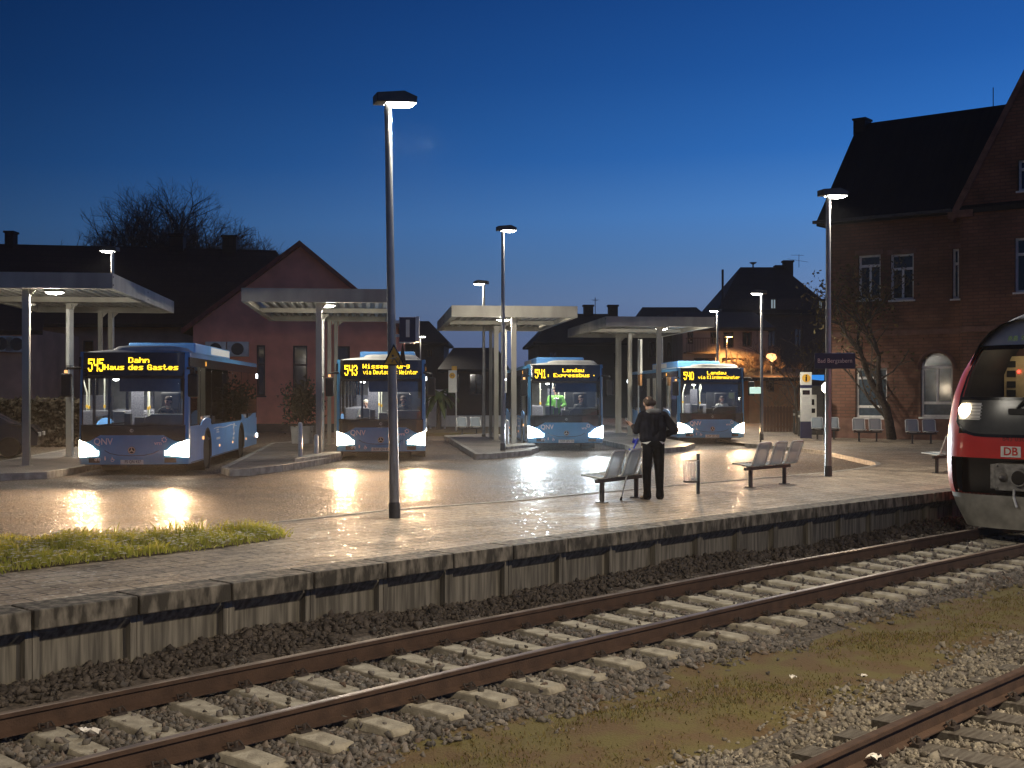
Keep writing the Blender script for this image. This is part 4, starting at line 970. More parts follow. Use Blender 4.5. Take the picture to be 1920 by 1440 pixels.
for e in (-1, 1):
    for y0, y1 in ((2.0, 2.7), (5.0, 6.9), (7.1, 9.0), (9.2, 11.1), (13.2, 15.6)):
        b = MB(); b.grid(lambda y, z: (e * (TW(z) + .006), y, z), [y0, y1], lin(1.75, 2.70, 6), flip=e < 0); b.build('side_window', M_glh, tr, smooth=60)
    b = MB(); b.grid(lambda y, z: (e * (TW(z) + .010), y, z), [3.2, 4.5], [.66, .79, 1.18, 1.75, 2.33, 2.71, 2.95], flip=e < 0); dr = b.build('door', M_silv, tr, smooth=60)
    for y0, y1 in ((3.3, 3.8), (3.9, 4.4)):
        b = MB(); b.grid(lambda y, z: (e * (TW(z) + .016), y, z), [y0, y1], lin(1.2, 2.7, 7), flip=e < 0); b.build('door_window', M_glh, dr, smooth=60)
bo = [x for x in children(tr) if x.name.startswith('body')][0]
for p in bo.data.polygons:
    if p.center.z > 3.05: p.material_index = 1
b = MB(); tpatch(b, -1, 1, .05, .62, nx=33, nz=6); b.build('front_skirt', mat('dusty grey skirt', (.20, .19, .165), .6, var=.3, scale=3), tr, smooth=50)
b = MB(); tpatch(b, -1, -.985, .3, 2.2, .012, 3, 16); b.build('edge_trim', M_silv, tr, smooth=50)
b = MB(); b.bx(-1.15, 1.15, .60, 1.3, .60, 1.27); b.build('coupler_recess', M_black, tr)
b = MB(); b.bx(-.34, .30, .14, .52, .70, 1.16); b.bx(-.46, -.36, .22, .5, .72, 1.14); b.bx(.36, .62, .3, .5, .74, 1.12); b.lathe([(.15, .06), (.16, .14), (.02, .141)], 20, (.10, 0, .93), 'y'); b.lathe([(.02, .02), (.09, .14)], 16, (-.20, 0, .93), 'y')
for x in (-.30, .26):
    for z in (.74, 1.12): b.tube([(x, .10, z), (x, .15, z)], .018, 6)
b.build('coupler', mat('coupler steel', (.20, .19, .175), .55, metal=.5, var=.4, scale=9), tr, bevel=.01)
b = MB(); b.lathe([(.12, .055), (.02, .0601)], 18, (.10, 0, .93), 'y'); b.build('coupler_mouth', M_black, tr)
b = MB(); b.tube([(.0, .12, .72), (.04, .02, .60), (.10, .0, .44)], .022, 6); b.build('air_hose', M_galv, tr)
for e in (-1, 1):
    b = MB(); tpatch(b, *sorted((e * .40, e * .715)), 1.90, 2.19, .018, 9, 4); hl = b.build('headlamp_cover', M_frame, tr, smooth=50)
    b = MB()
    for k in range(5): tpatch(b, *sorted((e * .38, e * .53)), 1.915 + k * .055, 1.935 + k * .055, .026, 7, 2)
    b.build('headlamp_slats', M_silv, hl)
    b = MB(); x = e * .62 * 1.40; b.lathe([(.125, -.02 + TF(x, 2.05) - .01), (.10, TF(x, 2.05) - .055), (.02, TF(x, 2.05) - .065)][::-1], 18, (x, 0, 2.05), 'y'); b.build('headlamp', emis('train headlamp', (1, .80, .52), 30), tr, smooth=60)
lamp('headlamp_light', 'SPOT', 60, (1, .82, .58), tr, (-.87, -.1, 2.05), (R(84), 0, R(180)), .1, spot_size=R(70), spot_blend=.8)
b = MB(); b.lathe([(.10, TF(0, 3.4) - .03), (.06, TF(0, 3.4) - .06)][::-1], 14, (.22, 0, 3.36), 'y'); b.build('top_lamp', emis('train top lamp', (1, .62, .22), 7), tr)
b = MB(); b.tube([(.05, TF(0, 2.1) - .03, 2.05), (.2, TF(.2, 2.2) - .06, 2.22), (.5, TF(.5, 2.5) - .04, 2.5)], .022, 6); b.bx(-.05, .25, TF(0, 2.1) - .06, TF(0, 2.1) - .02, 2.0, 2.1); b.build('wiper', M_blackm, tr)
b = MB(); b.bx(-.17, .17, -.012, .012, 1.28, 1.46); lg = b.build('logo_panel', M_white, tr)
b = MB(); b.bx(-.158, .158, -.0135, -.0121, 1.29, 1.45); b.build('logo_field', M_hpl, lg); text('DB', .19, M_red, lg, (0, -.015, 1.37), bold=.004)
text('643 030', .12, mat('faint dark number', (.16, .012, .010), .5, var=.05), tr, (.05, -.004, 1.585), name='vehicle_number')
text('RB 54', .13, M_ledg, tr, (-.1, TF(0, 3.32) - .02, 3.30), (R(62), 0, 0), name='route_lettering', sx=1.2)
b = MB(); b.bx(-1.2, 1.2, 2.6, 2.66, 1.0, 3.4); b.build('cab_rear_wall', mat('brown cab wall', (.09, .05, .045), .7, var=.1), tr)
b = MB(); b.bx(-1.22, -.80, 2.45, 2.595, 1.9, 3.05); cp = b.build('cab_cabinet', mat('cream cabinet', (.62, .50, .30), .6, var=.1), tr)
b = MB(); [b.bx(-1.16, -1.0, 2.43, 2.449, z, z + .12) for z in (2.30, 2.46, 2.66, 2.84)]; b.build('cabinet_panel', M_idark, cp)
b = MB(); b.lathe([(.03, 2.42), (.01, 2.425)], 8, (-.93, 0, 2.76), 'y'); b.build('cabinet_lamp', emis('red signal', (1, .05, .03), 6), cp)
b = MB(); b.bx(-1.1, 1.1, .9, 1.4, 1.9, 2.18); b.build('cab_desk', M_idark, tr, bevel=.04)
lamp('cab_light', 'POINT', 9, (1, .80, .52), tr, (-.5, 1.8, 3.05), size=.1)

# ------------------------------------------------------------------ buildings
class Fac:                                # a facade standing on (x, y), running along local x, local y into the building
    def __init__(s, o, ang): s.o = Vector((o[0], o[1], 0)); s.a = ang; s.d = Vector((math.cos(ang), math.sin(ang), 0))
    def at(s, px, py, dep=0.):
        m = Vector((-s.d.y, s.d.x, 0)); q = s.o + m * dep; t = (px - CX) / FPX
        k = (t * q.y - q.x) / (s.d.x - t * s.d.y); Y = q.y + k * s.d.y
        return k, CAMZ - (py - HY) / FPX * Y
    def rect(s, x0, y0, x1, y1):
        a, b = s.at(x0, y0), s.at(x1, y1); c = s.at(x1, y0); return a[0], b[0], (b[1] + s.at(x0, y1)[1]) / 2, (a[1] + c[1]) / 2
def wallq(b, x0, x1, z0, z1, ops, dep=.18, y=0., mi=0):
    X = sorted({x0, x1} | {v for o in ops for v in o[:2]}); Z = sorted({z0, z1} | {v for o in ops for v in o[2:4]})
    for i in range(len(X) - 1):
        for j in range(len(Z) - 1):
            cx, cz = (X[i] + X[i + 1]) / 2, (Z[j] + Z[j + 1]) / 2
            if any(o[0] < cx < o[1] and o[2] < cz < o[3] for o in ops): continue
            b.add([(X[i], y, Z[j]), (X[i + 1], y, Z[j]), (X[i + 1], y, Z[j + 1]), (X[i], y, Z[j + 1])], [(0, 1, 2, 3)], mi)
    for o in ops:
        p = [(o[0], o[2]), (o[1], o[2]), (o[1], o[3]), (o[0], o[3])]
        for (ax, az), (bx_, bz) in zip(p, p[1:] + p[:1]): b.add([(ax, y, az), (bx_, y, bz), (bx_, y + dep, bz), (ax, y + dep, az)], [(3, 2, 1, 0)], mi)
def window(par, o, mull=1, trans=.68, gm=None, fm=None, y=.12, fw=.07, lower=None, sill=True):
    x0, x1, z0, z1 = o; b = MB(); g_ = .002
    b.bx(x0 + g_, x0 + fw, y, y + .05, z0 + g_, z1 - g_); b.bx(x1 - fw, x1 - g_, y, y + .05, z0 + g_, z1 - g_); b.bx(x0 + fw, x1 - fw, y, y + .05, z0 + g_, z0 + fw); b.bx(x0 + fw, x1 - fw, y, y + .05, z1 - fw, z1 - g_)
    zt = z0 + (z1 - z0) * trans if trans else z1 - fw
    if trans: b.bx(x0 + fw, x1 - fw, y + .002, y + .048, zt - fw * .6, zt + fw * .6)
    zl = z0 + fw
    if lower: zl = z0 + (z1 - z0) * lower; b.bx(x0 + fw, x1 - fw, y + .003, y + .047, zl - fw * .6, zl + fw * .6); zl += fw * .6
    for k in range(mull): xm = x0 + (x1 - x0) * (k + 1) / (mull + 1); b.bx(xm - fw * .5, xm + fw * .5, y + .004, y + .046, zl, zt - fw * .6 if trans else z1 - fw)
    if sill: b.bx(x0 - .06, x1 + .06, -.06, y, z0 - .07, z0 - .001)
    f = b.build('window', fm or M_frame, par)
    b = MB(); b.bx(x0 + .01, x1 - .01, y + .052, y + .06, z0 + .01, z1 - .01); b.build('pane', gm or M_glh, f); return f

# station building: red sandstone, roof parallel to the facade, gabled wing towards the viewer
F = Fac((12.9, 52.0), math.atan2(-.615, .788))
st = thing('station_building', 'tall red sandstone station building with steep dark roof and arched windows', 'building', (F.o.x, F.o.y, -.05), F.a)
ev = F.at(1566, 412)[1] + .05; K1 = 5.55
ops = [F.rect(1609, 478, 1651, 562), F.rect(1669, 476, 1713, 562), F.rect(1785, 466, 1798, 560), F.rect(1604, 690, 1663, 783), F.rect(1726, 662, 1786, 782)]
ops = [(a, b_, c + .05, d + .05) for a, b_, c, d in ops]
b = MB(); wallq(b, 0, K1, 0, ev, ops, .22)
b.bx(-.0, .25, .22, 9, 0, ev); b.add([(0, 0, 0), (0, 9, 0), (0, 9, ev), (0, 0, ev)], [(3, 2, 1, 0)])
ao = ops[4]; xm, hw = (ao[0] + ao[1]) / 2, (ao[1] - ao[0]) / 2; zs = ao[3] - hw
for e in (-1, 1): b.prism([(xm + e * hw, ao[3])] + [(xm + e * hw * math.cos(t), zs + hw * math.sin(t)) for t in lin(0, math.pi / 2, 9)], 'y', .001, .1)
b.build('wall', M_brick, st)
for i, o in enumerate(ops): window(st, o, (1, 1, 0, 0, 1)[i], (.76, .68, .70, .80, .78)[i], fw=.085, lower=.22 if i > 2 else None, gm=mat('blue grey window glass', (.05, .07, .09), .15, var=.2) if i > 2 else None)
for i, o in enumerate(ops):
    b = MB()
    if i != 4: b.bx(o[0] - .12, o[1] + .12, -.05, -.002, o[3] + .003, o[3] + .18)
    else: b.tube([(xm + (hw + .10) * math.cos(t), -.02, zs + (hw + .10) * math.sin(t)) for t in lin(0, math.pi, 17)], .07, 5)
    b.build('window_lintel', M_trim, st)
b = MB(); b.bx(-.12, K1, -.10, -.003, ev - .22, ev - .02); b.build('cornice', M_trim, st)
b = MB(); b.bx(-.02, K1, -.05, -.004, .0, .85); b.build('base_course', M_trim, st)
b = MB(); b.bx(-.05, K1, -.06, -.0041, 4.15, 4.35); b.build('string_course', M_trim, st)
b = MB(); b.bx(-.4, K1 - .3, -.52, -.36, ev - .16, ev - .04); b.tube([(.12, -.44, ev - .1), (.12, -.16, ev - .5), (.12, -.12, ev - .8), (.12, -.12, .1)], .05, 8); b.build('gutter', M_sleeve, st)
HD = 3.45; rz = F.at(1612, 233, HD)[1] + .05
rx0 = F.at(1612, 233, HD)[0]
b = MB(); b.add([(-.3, -.35, ev - .05), (13, -.35, ev - .05), (13, HD, rz), (-.1, HD, rz), (-.3, 2 * HD + .4, ev - .05), (13, 2 * HD + .4, ev - .05), (-.3, -.35, ev - .25), (13, -.35, ev - .25), (-.3, 2 * HD + .4, ev - .25)], [(0, 1, 2, 3), (3, 2, 5, 4), (6, 7, 1, 0), (6, 0, 3, 4, 8)])
b.build('roof', M_slate, st)
b = MB(); b.bx(-.18, .35, HD - .35, HD + .35, rz - .5, rz + .12); b.bx(-.22, .39, HD - .39, HD + .39, rz + .12, rz + .2); b.build('gable_coping', M_slate, st)
b = MB(); b.tube([(5.6, HD, rz), (5.6, HD, rz + .75)], .02, 6); b.build('lightning_rod', M_blackm, st)
# wing: gable in front of the roof, protruding a little
gx0, gxm = K1 - .02, K1 + 4.9; gz0 = F.at(1785, 393)[1]; wy = -.25
sl = (F.at(1920, 165)[1] - gz0) / (F.at(1920, 165)[0] - K1); apex = gz0 + sl * (gxm - gx0)
wops = [(a, b_, c + .05, d + .05) for a, b_, c, d in (F.rect(1906, 446, 1950, 548), F.rect(1912, 300, 1950, 358))]
b = MB(); wallq(b, gx0, 2 * gxm - gx0, 0, gz0, [o for o in wops if o[2] < gz0 - 1.5 and o[3] < gz0], .2, wy)
go = wops[1]; xr = 2 * gxm - gx0
b.add([(gx0, wy, gz0), (go[0], wy, gz0), (go[0], wy, gz0 + sl * (go[0] - gx0))], [(0, 1, 2)])
b.add([(go[0], wy, gz0), (go[1], wy, gz0), (go[1], wy, go[2]), (go[0], wy, go[2])], [(0, 1, 2, 3)])
b.add([(go[0], wy, go[3]), (go[1], wy, go[3]), (go[1], wy, gz0 + sl * (go[1] - gx0)), (go[0], wy, gz0 + sl * (go[0] - gx0))], [(0, 1, 2, 3)])
b.add([(go[1], wy, gz0), (xr, wy, gz0), (gxm, wy, apex), (go[1], wy, gz0 + sl * (go[1] - gx0))], [(0, 1, 2, 3)])
b.add([(gx0, wy, 0), (gx0, .5, 0), (gx0, .5, gz0), (gx0, wy, gz0)], [(0, 1, 2, 3), (3, 2, 1, 0)])
b.add([(gx0, 9, gz0), (gx0, wy, gz0), (gxm, wy, apex), (gxm, 9, apex)], [(0, 1, 2, 3), (3, 2, 1, 0)]); b.add([(xr, wy, gz0), (xr, 9, gz0), (gxm, 9, apex), (gxm, wy, apex)], [(0, 1, 2, 3)])
b.build('gable_wing', M_brick, st)
for o in wops: 
    f = window(st, o, 1, .70, fw=.085); f.location.y = wy + .02
b = MB(); d_ = Vector((gxm - gx0, 0, apex - gz0)).normalized(); nn = Vector((-d_.z, 0, d_.x))
for e in (-1, 1):
    P = [Vector((gx0 - .25, 0, gz0 - .25 * sl)), Vector((gxm, 0, apex))]
    pr = [(P[0].x, P[0].z), (P[1].x, P[1].z), (P[1].x + nn.x * .0, P[1].z + .32), (P[0].x + nn.x * .2, P[0].z + .2)]
    if e > 0: pr = [(2 * gxm - x, z) for x, z in pr]
    b.prism(pr, 'y', wy - .12, wy + .3)
b.bx(gx0 - .45, gx0 + .5, wy - .14, wy + .2, gz0 - .32, gz0 - .05); b.bx(gx0 + .02, xr, wy - .08, wy - .002, 4.2, 4.4)
b.build('gable_coping', M_trim, st)

# pink house with the gable towards the square
FP = Fac(((362 - CX) / FPX * 62, 62), R(3))
ph = thing('house', 'pink gabled house with red roof edge behind the bus bays', 'building', (FP.o.x, FP.o.y, -.1), FP.a)
ez = FP.at(365, 612)[1] + .1; xa, za = FP.at(563, 462); za += .1; xw = FP.at(745, 640)[0]
pops = [FP.rect(549, 648, 576, 742), FP.rect(481, 647, 497, 742), FP.rect(630, 649, 656, 742)]; pops = [(a, b_, c + .1, d + .1) for a, b_, c, d in pops]
b = MB(); wallq(b, 0, xw, 0, ez, pops, .2); b.add([(0, 0, ez), (xw, 0, ez), (xa, 0, za)], [(0, 1, 2)]); b.add([(xw, 0, 0), (xw, 12, 0), (xw, 12, ez), (xw, 0, ez)], [(0, 1, 2, 3)])
b.bx(.9, 1.0, -.03, -.001, ez - .4, ez + .9)
b.build('wall', M_pink, ph)
for o in pops: window(ph, o, 0, .62, fm=M_shut, fw=.08)
b = MB(); b.bx(-.02, xw + .02, -.06, -.003, 0, .42); b.build('plinth', M_plinth, ph)
def rake(b, x0, z0, x1, z1, th, y0, y1, over=.5):
    s_ = (z1 - z0) / (x1 - x0); xo = x0 - math.copysign(over, x1 - x0); zo = z0 - over * abs(s_)
    b.prism([(xo, zo), (x1, z1), (x1, z1 + th), (xo, zo + th)], 'y', y0, y1)
b = MB(); rake(b, 0, ez, xa, za, .26, -.35, -.10); rake(b, xw, ez, xa, za, .26, -.35, -.10); b.build('bargeboard', M_redroof, ph)
b = MB(); rake(b, 0, ez + .02, xa, za + .02, .2, -.099, 14); rake(b, xw, ez + .02, xa, za + .02, .2, -.099, 14); b.build('roof', M_brownroof, ph)
def ac_unit(fr, px, py, label, par_w=.95, n=1):
    k, z = fr.at(px, py); p = fr.o + fr.d * k; r = thing('air_conditioner', label, 'air conditioner', (p.x, p.y, z), fr.a, 'outdoor fan units on the walls')
    b = MB(); b.bx(-.5, .5, -.42, -.02, -.36, .36); b.build('case', M_dirtw, r, bevel=.02)
    b = MB(); b.lathe([(.30, -.44), (.29, -.43)], 22, (0, 0, 0), 'y'); g_ = b.build('fan_grille', M_black, r); return r
ac_unit(FP, 407, 655, 'white fan unit above the bus to Dahn on the pink house, first of two'); ac_unit(FP, 448, 655, 'white fan unit on the pink house nearest its tall windows')
# long brown building with a big dark roof
FL = Fac((-37, 70), R(1.5))
lb = thing('house', 'long low brown building under a big dark tiled roof', 'building', (FL.o.x, FL.o.y, -.1), FL.a)
z_e = FL.at(200, 600)[1]; z_r = CAMZ + (HY - 464) / FPX * 77
L = FL.at(520, 600)[0]
b = MB(); lops = [FL.rect(246, 640, 262, 690), FL.rect(92, 640, 104, 668), FL.rect(155, 635, 175, 690)]; wallq(b, 0, L, 0, z_e, lops, .2); b.build('wall', M_tan, lb)
for i, o in enumerate(lops): window(lb, o, 0, 0, fm=M_shut, gm=M_glh, sill=False)
b = MB(); b.add([(-2, -.8, z_e - .15), (L + 2, -.8, z_e - .15), (L - 1.2, 7, z_r), (-2, 7, z_r + .5), (-2, 15, z_e), (L + 2, 15, z_e), (-2, -.8, z_e - .35), (L + 2, -.8, z_e - .35)], [(0, 1, 2, 3), (3, 2, 5, 4), (1, 5, 2), (6, 7, 1, 0)]); b.build('roof', M_brownroof, lb)
for px, py in ((21, 438), (333, 443), (432, 446)):
    k, z = FL.at(px, py, 7); b = MB(); w_ = .25 if px < 100 else .42
    b.bx(k - w_, k + w_, 6.6, 7.4, z_r - .6, z + .1); b.bx(k - w_ - .07, k + w_ + .07, 6.53, 7.47, z + .1, z + .22); b.build('chimney', M_brownroof, lb)
k, z = FL.at(97, 651); b = MB(); b.lathe([(.10, -.2), (.02, -.24)][::-1], 10, (k, 0, z + .1), 'y'); b.build('wall_lamp', emis('small wall lamp', (.9, .95, 1), 9), lb)
fa = Fac((-30, 58), R(4)); 
an = thing('shed', 'low annex with sloping dark roof behind the parked car', 'building', (-30, 58, -.1), R(4))
k1 = fa.at(85, 640)[0]; ze = fa.at(40, 612)[1]
b = MB(); wallq(b, -6, k1 - .6, 0, ze, [], .1); b.add([(k1 - .6, 0, 0), (k1 - .6, 8, 0), (k1 - .6, 8, ze), (k1 - .6, 0, ze)], [(0, 1, 2, 3)]); b.build('wall', M_tan, an)
b = MB(); b.add([(-6, -.4, ze - .1), (k1, -.4, ze - .1), (k1 - 1.0, 4, ze + 1.7), (-6, 4, ze + 1.7), (-6, -.4, ze - .3), (k1, -.4, ze - .3)], [(0, 1, 2, 3), (4, 5, 1, 0)]); b.build('roof', M_brownroof, an)
ac_unit(fa, 8, 645, 'pale fan unit on the low annex wall at the picture edge'); ac_unit(fa, 37, 646, 'pale fan unit on the low annex wall beside the shelter post')
# hedge and parked car
p0, p1 = D(-40, 790, 46), D(140, 790, 46)
def leaf_mass(name, m, n, fn, size, seed, par=None):
    r = np.random.RandomState(seed); P = np.array([fn(r) for _ in range(n)]); a = r.normal(size=(n, 3)); a /= np.linalg.norm(a, axis=1)[:, None]
    c = np.cross(a, r.normal(size=(n, 3))); c /= np.linalg.norm(c, axis=1)[:, None]; s = (size * r.uniform(.6, 1.4, n))[:, None]
    V = np.stack([P - a * s, P + c * s * .5, P + a * s, P - c * s * .5], 1); F_ = np.arange(n * 4).reshape(n, 4)
    return arrays(name, V.reshape(-1, 3), F_, m, par)
hg = thing('hedge', 'brown leafy hedge behind the parked car and shelter posts', 'hedge', (0, 0, 0))
leaf_mass('foliage', M_hedge, 9000, lambda r: (r.uniform(p0.x, p1.x + .5), 46 + r.normal() * .28, r.uniform(-.1, 1.55) + .1 * math.sin(r.uniform(0, 6))), .10, 2, hg)
b = MB(); [b.tube([(x, 46, -.12), (x + .1, 46.05, .7), (x + .05, 46, 1.4)], [.04, .025, .01], 5) for x in lin(p0.x, p1.x, 9)]; b.build('stems', M_bark, hg)
pc = D(25, 840, 38.5); cr_ = thing('parked_car', 'dark parked car cut off by the picture edge', 'car', (pc.x - 1.4, 38.5, -.11), R(14))
prof = [(-2.1, .35), (-2.15, .62), (-2.0, .80), (-1.2, .93), (-.55, 1.38), (.6, 1.43), (1.35, 1.02), (1.95, .92), (2.13, .70), (2.1, .35)]
b = MB(); ys = [(-.84, .86), (-.80, .98), (-.3, 1.0), (.3, 1.0), (.80, .98), (.84, .86)]
b.grid(lambda q, j: (prof[int(j)][0] * (.98 + .02 * ys[q][1]), ys[q][0] * (1 - .14 * max(0, prof[int(j)][1] - .9) / .5), .35 + (prof[int(j)][1] - .35) * (ys[q][1] if prof[int(j)][1] > .5 else 1)), list(range(6)), list(range(len(prof)))); b.prism(prof, 'y', -.78, .78); b.build('body', M_car, cr_, smooth=40)
b = MB(); 
for e in (-1, 1): b.prism([(-.95, .96), (-.5, 1.30), (.5, 1.34), (1.1, 1.02)], 'y', e * .79 - .012, e * .79 + .012)
b.build('side_window', M_glh, cr_)
for x in (-1.35, 1.3):
    for e in (-1, 1): wheel(cr_, x, e * .74, .31).rotation_euler = (0, 0, R(90 * 1))
b = MB(); b.bx(2.06, 2.16, -.7, -.4, .62, .74); b.bx(2.06, 2.16, .4, .7, .62, .74); b.build('lamp_glass', M_dirtw, cr_)

# planter bush at the pink house, palm, verge
def bare_tree(name, label, cat, base, H, spread, seed, m=None, depth=6, trunk=None, fan=0, leaves=None, tw=.26, group=None, start=.25, twig=1.0, lean=(0, 0)):
    r = random.Random(seed); root = thing(name, label, cat, base, 0, group); tb_, cb = MB(), MB(); tips = []
    def grow(p, d, L, rad, dep, b):
        pts = [p]; q = p
        for k in range(3):
            d = (d + Vector((r.gauss(0, .15), r.gauss(0, .15), r.gauss(.0, .12)))).normalized(); q = q + d * L / 3; pts.append(q)
        b.tube(pts, [rad, rad * .9, rad * .8, rad * .7], 6 if dep > 3 else (4 if dep > 1 else 3), cap=False)
        if dep == 0: tips.append(q); return
        n = 2 if r.random() < .45 else 3
        for k in range(n):
            ax = Vector((r.gauss(0, 1), r.gauss(0, 1), r.gauss(0, .45) + .15)).normalized()
            nd = (d * (1 if k else 1.6) + ax * spread * (1 if k else .5)).normalized(); grow(q, nd, L * r.uniform(.66, .86), rad * (.68 if k == 0 else .56), dep - 1, cb)
        if dep > 1:
            for k in range(2): grow(pts[1 + k], (d + Vector((r.gauss(0, 1), r.gauss(0, 1), r.gauss(.2, .4))) * spread).normalized(), L * .6 * twig, rad * .42, max(0, dep - 3), cb)
    d0 = Vector((lean[0], lean[1], 1)).normalized(); L0 = H * start
    if fan:
        tb_.tube([(0, 0, 0), (0, 0, L0 * .5), (0, 0, L0)], [tw, tw * .85, tw * .8], 9, cap=False)
        for k in range(fan):
            a = k * 2.4 + r.uniform(-.3, .3); e = R(18 + 68 * ((k + .5) / fan) ** .8); grow(Vector((0, 0, L0 * r.uniform(.7, 1))), Vector((math.cos(a) * math.cos(e), math.sin(a) * math.cos(e), math.sin(e))), H * r.uniform(.21, .25) * (1.18 - .42 * math.sin(e)), tw * .42, depth, cb)
    else: grow(Vector((0, 0, 0)), d0, L0, tw, depth, tb_)
    tb_.build('trunk', m or M_bark, root, smooth=60); cb.build('crown', m or M_bark, root, smooth=60)
    if leaves:
        k, sz, lm, jit = leaves
        leaf_mass('leaves', lm, k, lambda q: tuple(r.choice(tips) + Vector((r.gauss(0, jit), r.gauss(0, jit), r.gauss(0, jit)))), sz, seed, root)
    return root
# ------------------------------------------------------------------ trees
M_twig = mat('pale brown twigs', (.26, .17, .09), .85, var=.3)
p = D(318, 470, 90); bare_tree('bare_tree', 'big bare spreading tree standing behind the dark tiled roof', 'tree', (p.x - .8, 92, 4.7), 14.6, .80, 8, depth=7, tw=.5, start=.12, fan=13)
p = D(150, 470, 95); bare_tree('bare_tree', 'smaller faint bare tree behind the roof beside the big one', 'tree', (p.x + 1, 96, 8.0), 8.2, .6, 21, depth=5, tw=.26, start=.12, fan=9)
p = D(430, 470, 88); bare_tree('bare_tree', 'low bare tree behind the roof between the two chimneys and the pink gable', 'tree', (p.x + .6, 88, 6.6), 8.0, .6, 33, depth=5, tw=.26, start=.12, fan=9)
p = G(1672, 824); bare_tree('leaning_tree', 'leaning dark tree before the station wall with sparse dry leaves', 'tree', (p.x, p.y, 0), 5.6, .70, 6, depth=5, tw=.19, start=.36, lean=(-.32, -.1), leaves=(1500, .075, M_leaf, .28))
p = D(1492, 800, 56); bare_tree('bare_tree', 'slim bare tree behind the information pillar', 'tree', (p.x, p.y, -.1), 6.6, .6, 14, depth=5, tw=.09, start=.27)
p = D(1535, 800, 60); bare_tree('leafy_tree', 'slim tree with yellowish leaves at the corner of the station', 'tree', (p.x, p.y, -.1), 8.2, .5, 17, depth=5, tw=.09, start=.25, leaves=(900, .085, M_leaf, .32))
p = D(1415, 790, 80); bare_tree('bare_bush', 'bare twiggy bush lit orange by the sodium lamp', 'bush', (p.x, 82, -.1), 6.6, .75, 25, M_twig, depth=6, tw=.30, start=.12, twig=1.2, fan=9)
p = D(1448, 790, 74); bare_tree('bare_bush', 'bare shrub before the orange house wall', 'bush', (p.x, p.y, -.1), 4.6, .8, 27, M_twig, depth=5, tw=.09, start=.12, fan=6)
p = G(577, 833); r = thing('planter', 'white square planter at the corner of the pink house', 'planter', (p.x - .2, p.y, -.1)); b = MB(); b.prism([(-.30, 0), (.30, 0), (.36, .75), (-.36, .75)], 'y', -.33, .33); b.build('pot', M_dirtw, r, bevel=.02)
b = MB(); b.bx(-.31, .31, -.30, .30, .751, .76); b.build('potting_soil', M_soil, r)
sh = thing('potted_bush', 'dark leafy bush growing out of the white planter', 'bush', (p.x - .2, p.y, .66)); b = MB(); [b.tube([(0, 0, 0), (.12 * math.cos(a), .12 * math.sin(a), .5), (.3 * math.cos(a), .3 * math.sin(a), 1.1)], [.03, .02, .008], 5) for a in lin(0, 5.2, 6)]; b.build('stems', M_bark, sh)
leaf_mass('foliage', M_hedge, 1800, lambda q: tuple(np.array([0, 0, .75]) + q.normal(size=3) * np.array([.30, .30, .36])), .07, 41, sh)
p = D(823, 800, 62); r = thing('potted_palm', 'small palm with drooping fronds beyond bus 543', 'palm', (p.x, p.y, -.1))
b = MB(); b.lathe([(.20, 0), (.13, .3), (.11, 1.6), (.15, 1.9)], 10); b.build('trunk', M_bark, r, smooth=50)
b = MB()
for k in range(26):
    a = k * 2.4; L = rnd.uniform(.7, 1.05); e = rnd.uniform(-.35, 1.1); pts_ = [Vector((0, 0, 1.9)) + Vector((math.cos(a) * L * t, math.sin(a) * L * t, e * t * .9 - .9 * t * t)) for t in lin(0, 1, 5)]
    for q in range(4):
        s_ = Vector((-math.sin(a), math.cos(a), 0)) * (.09, .15, .17, .12)[q]; s2 = Vector((-math.sin(a), math.cos(a), 0)) * (.15, .17, .12, .02)[q]
        b.add([pts_[q] - s_ - Vector((0, 0, .06)), pts_[q], pts_[q + 1], pts_[q + 1] - s2 - Vector((0, 0, .06)), pts_[q] + s_ - Vector((0, 0, .06)), pts_[q + 1] + s2 - Vector((0, 0, .06))], [(0, 1, 2, 3), (1, 4, 5, 2)])
b.build('fronds', M_gleaf, r)
p = D(824, 790, 64); o = thing('white_board', 'white standing board behind the small palm', 'board', (p.x - .1, p.y, -.1)); b = MB(); b.bx(-.45, .45, 0, .08, .3, 2.1); b.build('panel', M_hpl, o); b = MB(); b.bx(-.4, -.32, .01, .07, 0, .3); b.bx(.32, .4, .01, .07, 0, .3); b.build('feet', M_galv, o)
v0, v1 = D(800, 800, 66), D(945, 800, 66)
g = MB(); g.bx(v0.x, v1.x + 3, 57, 68, -.13, .03); struct(g.build('verge_ground', M_moss))
b = MB(); b.bx(v0.x, v0.x + 4.4, 68.2, 68.5, -.1, .62); o = b.build('low_wall', M_hpl); tag(o, 'low pale garden wall beyond the palm', 'wall')

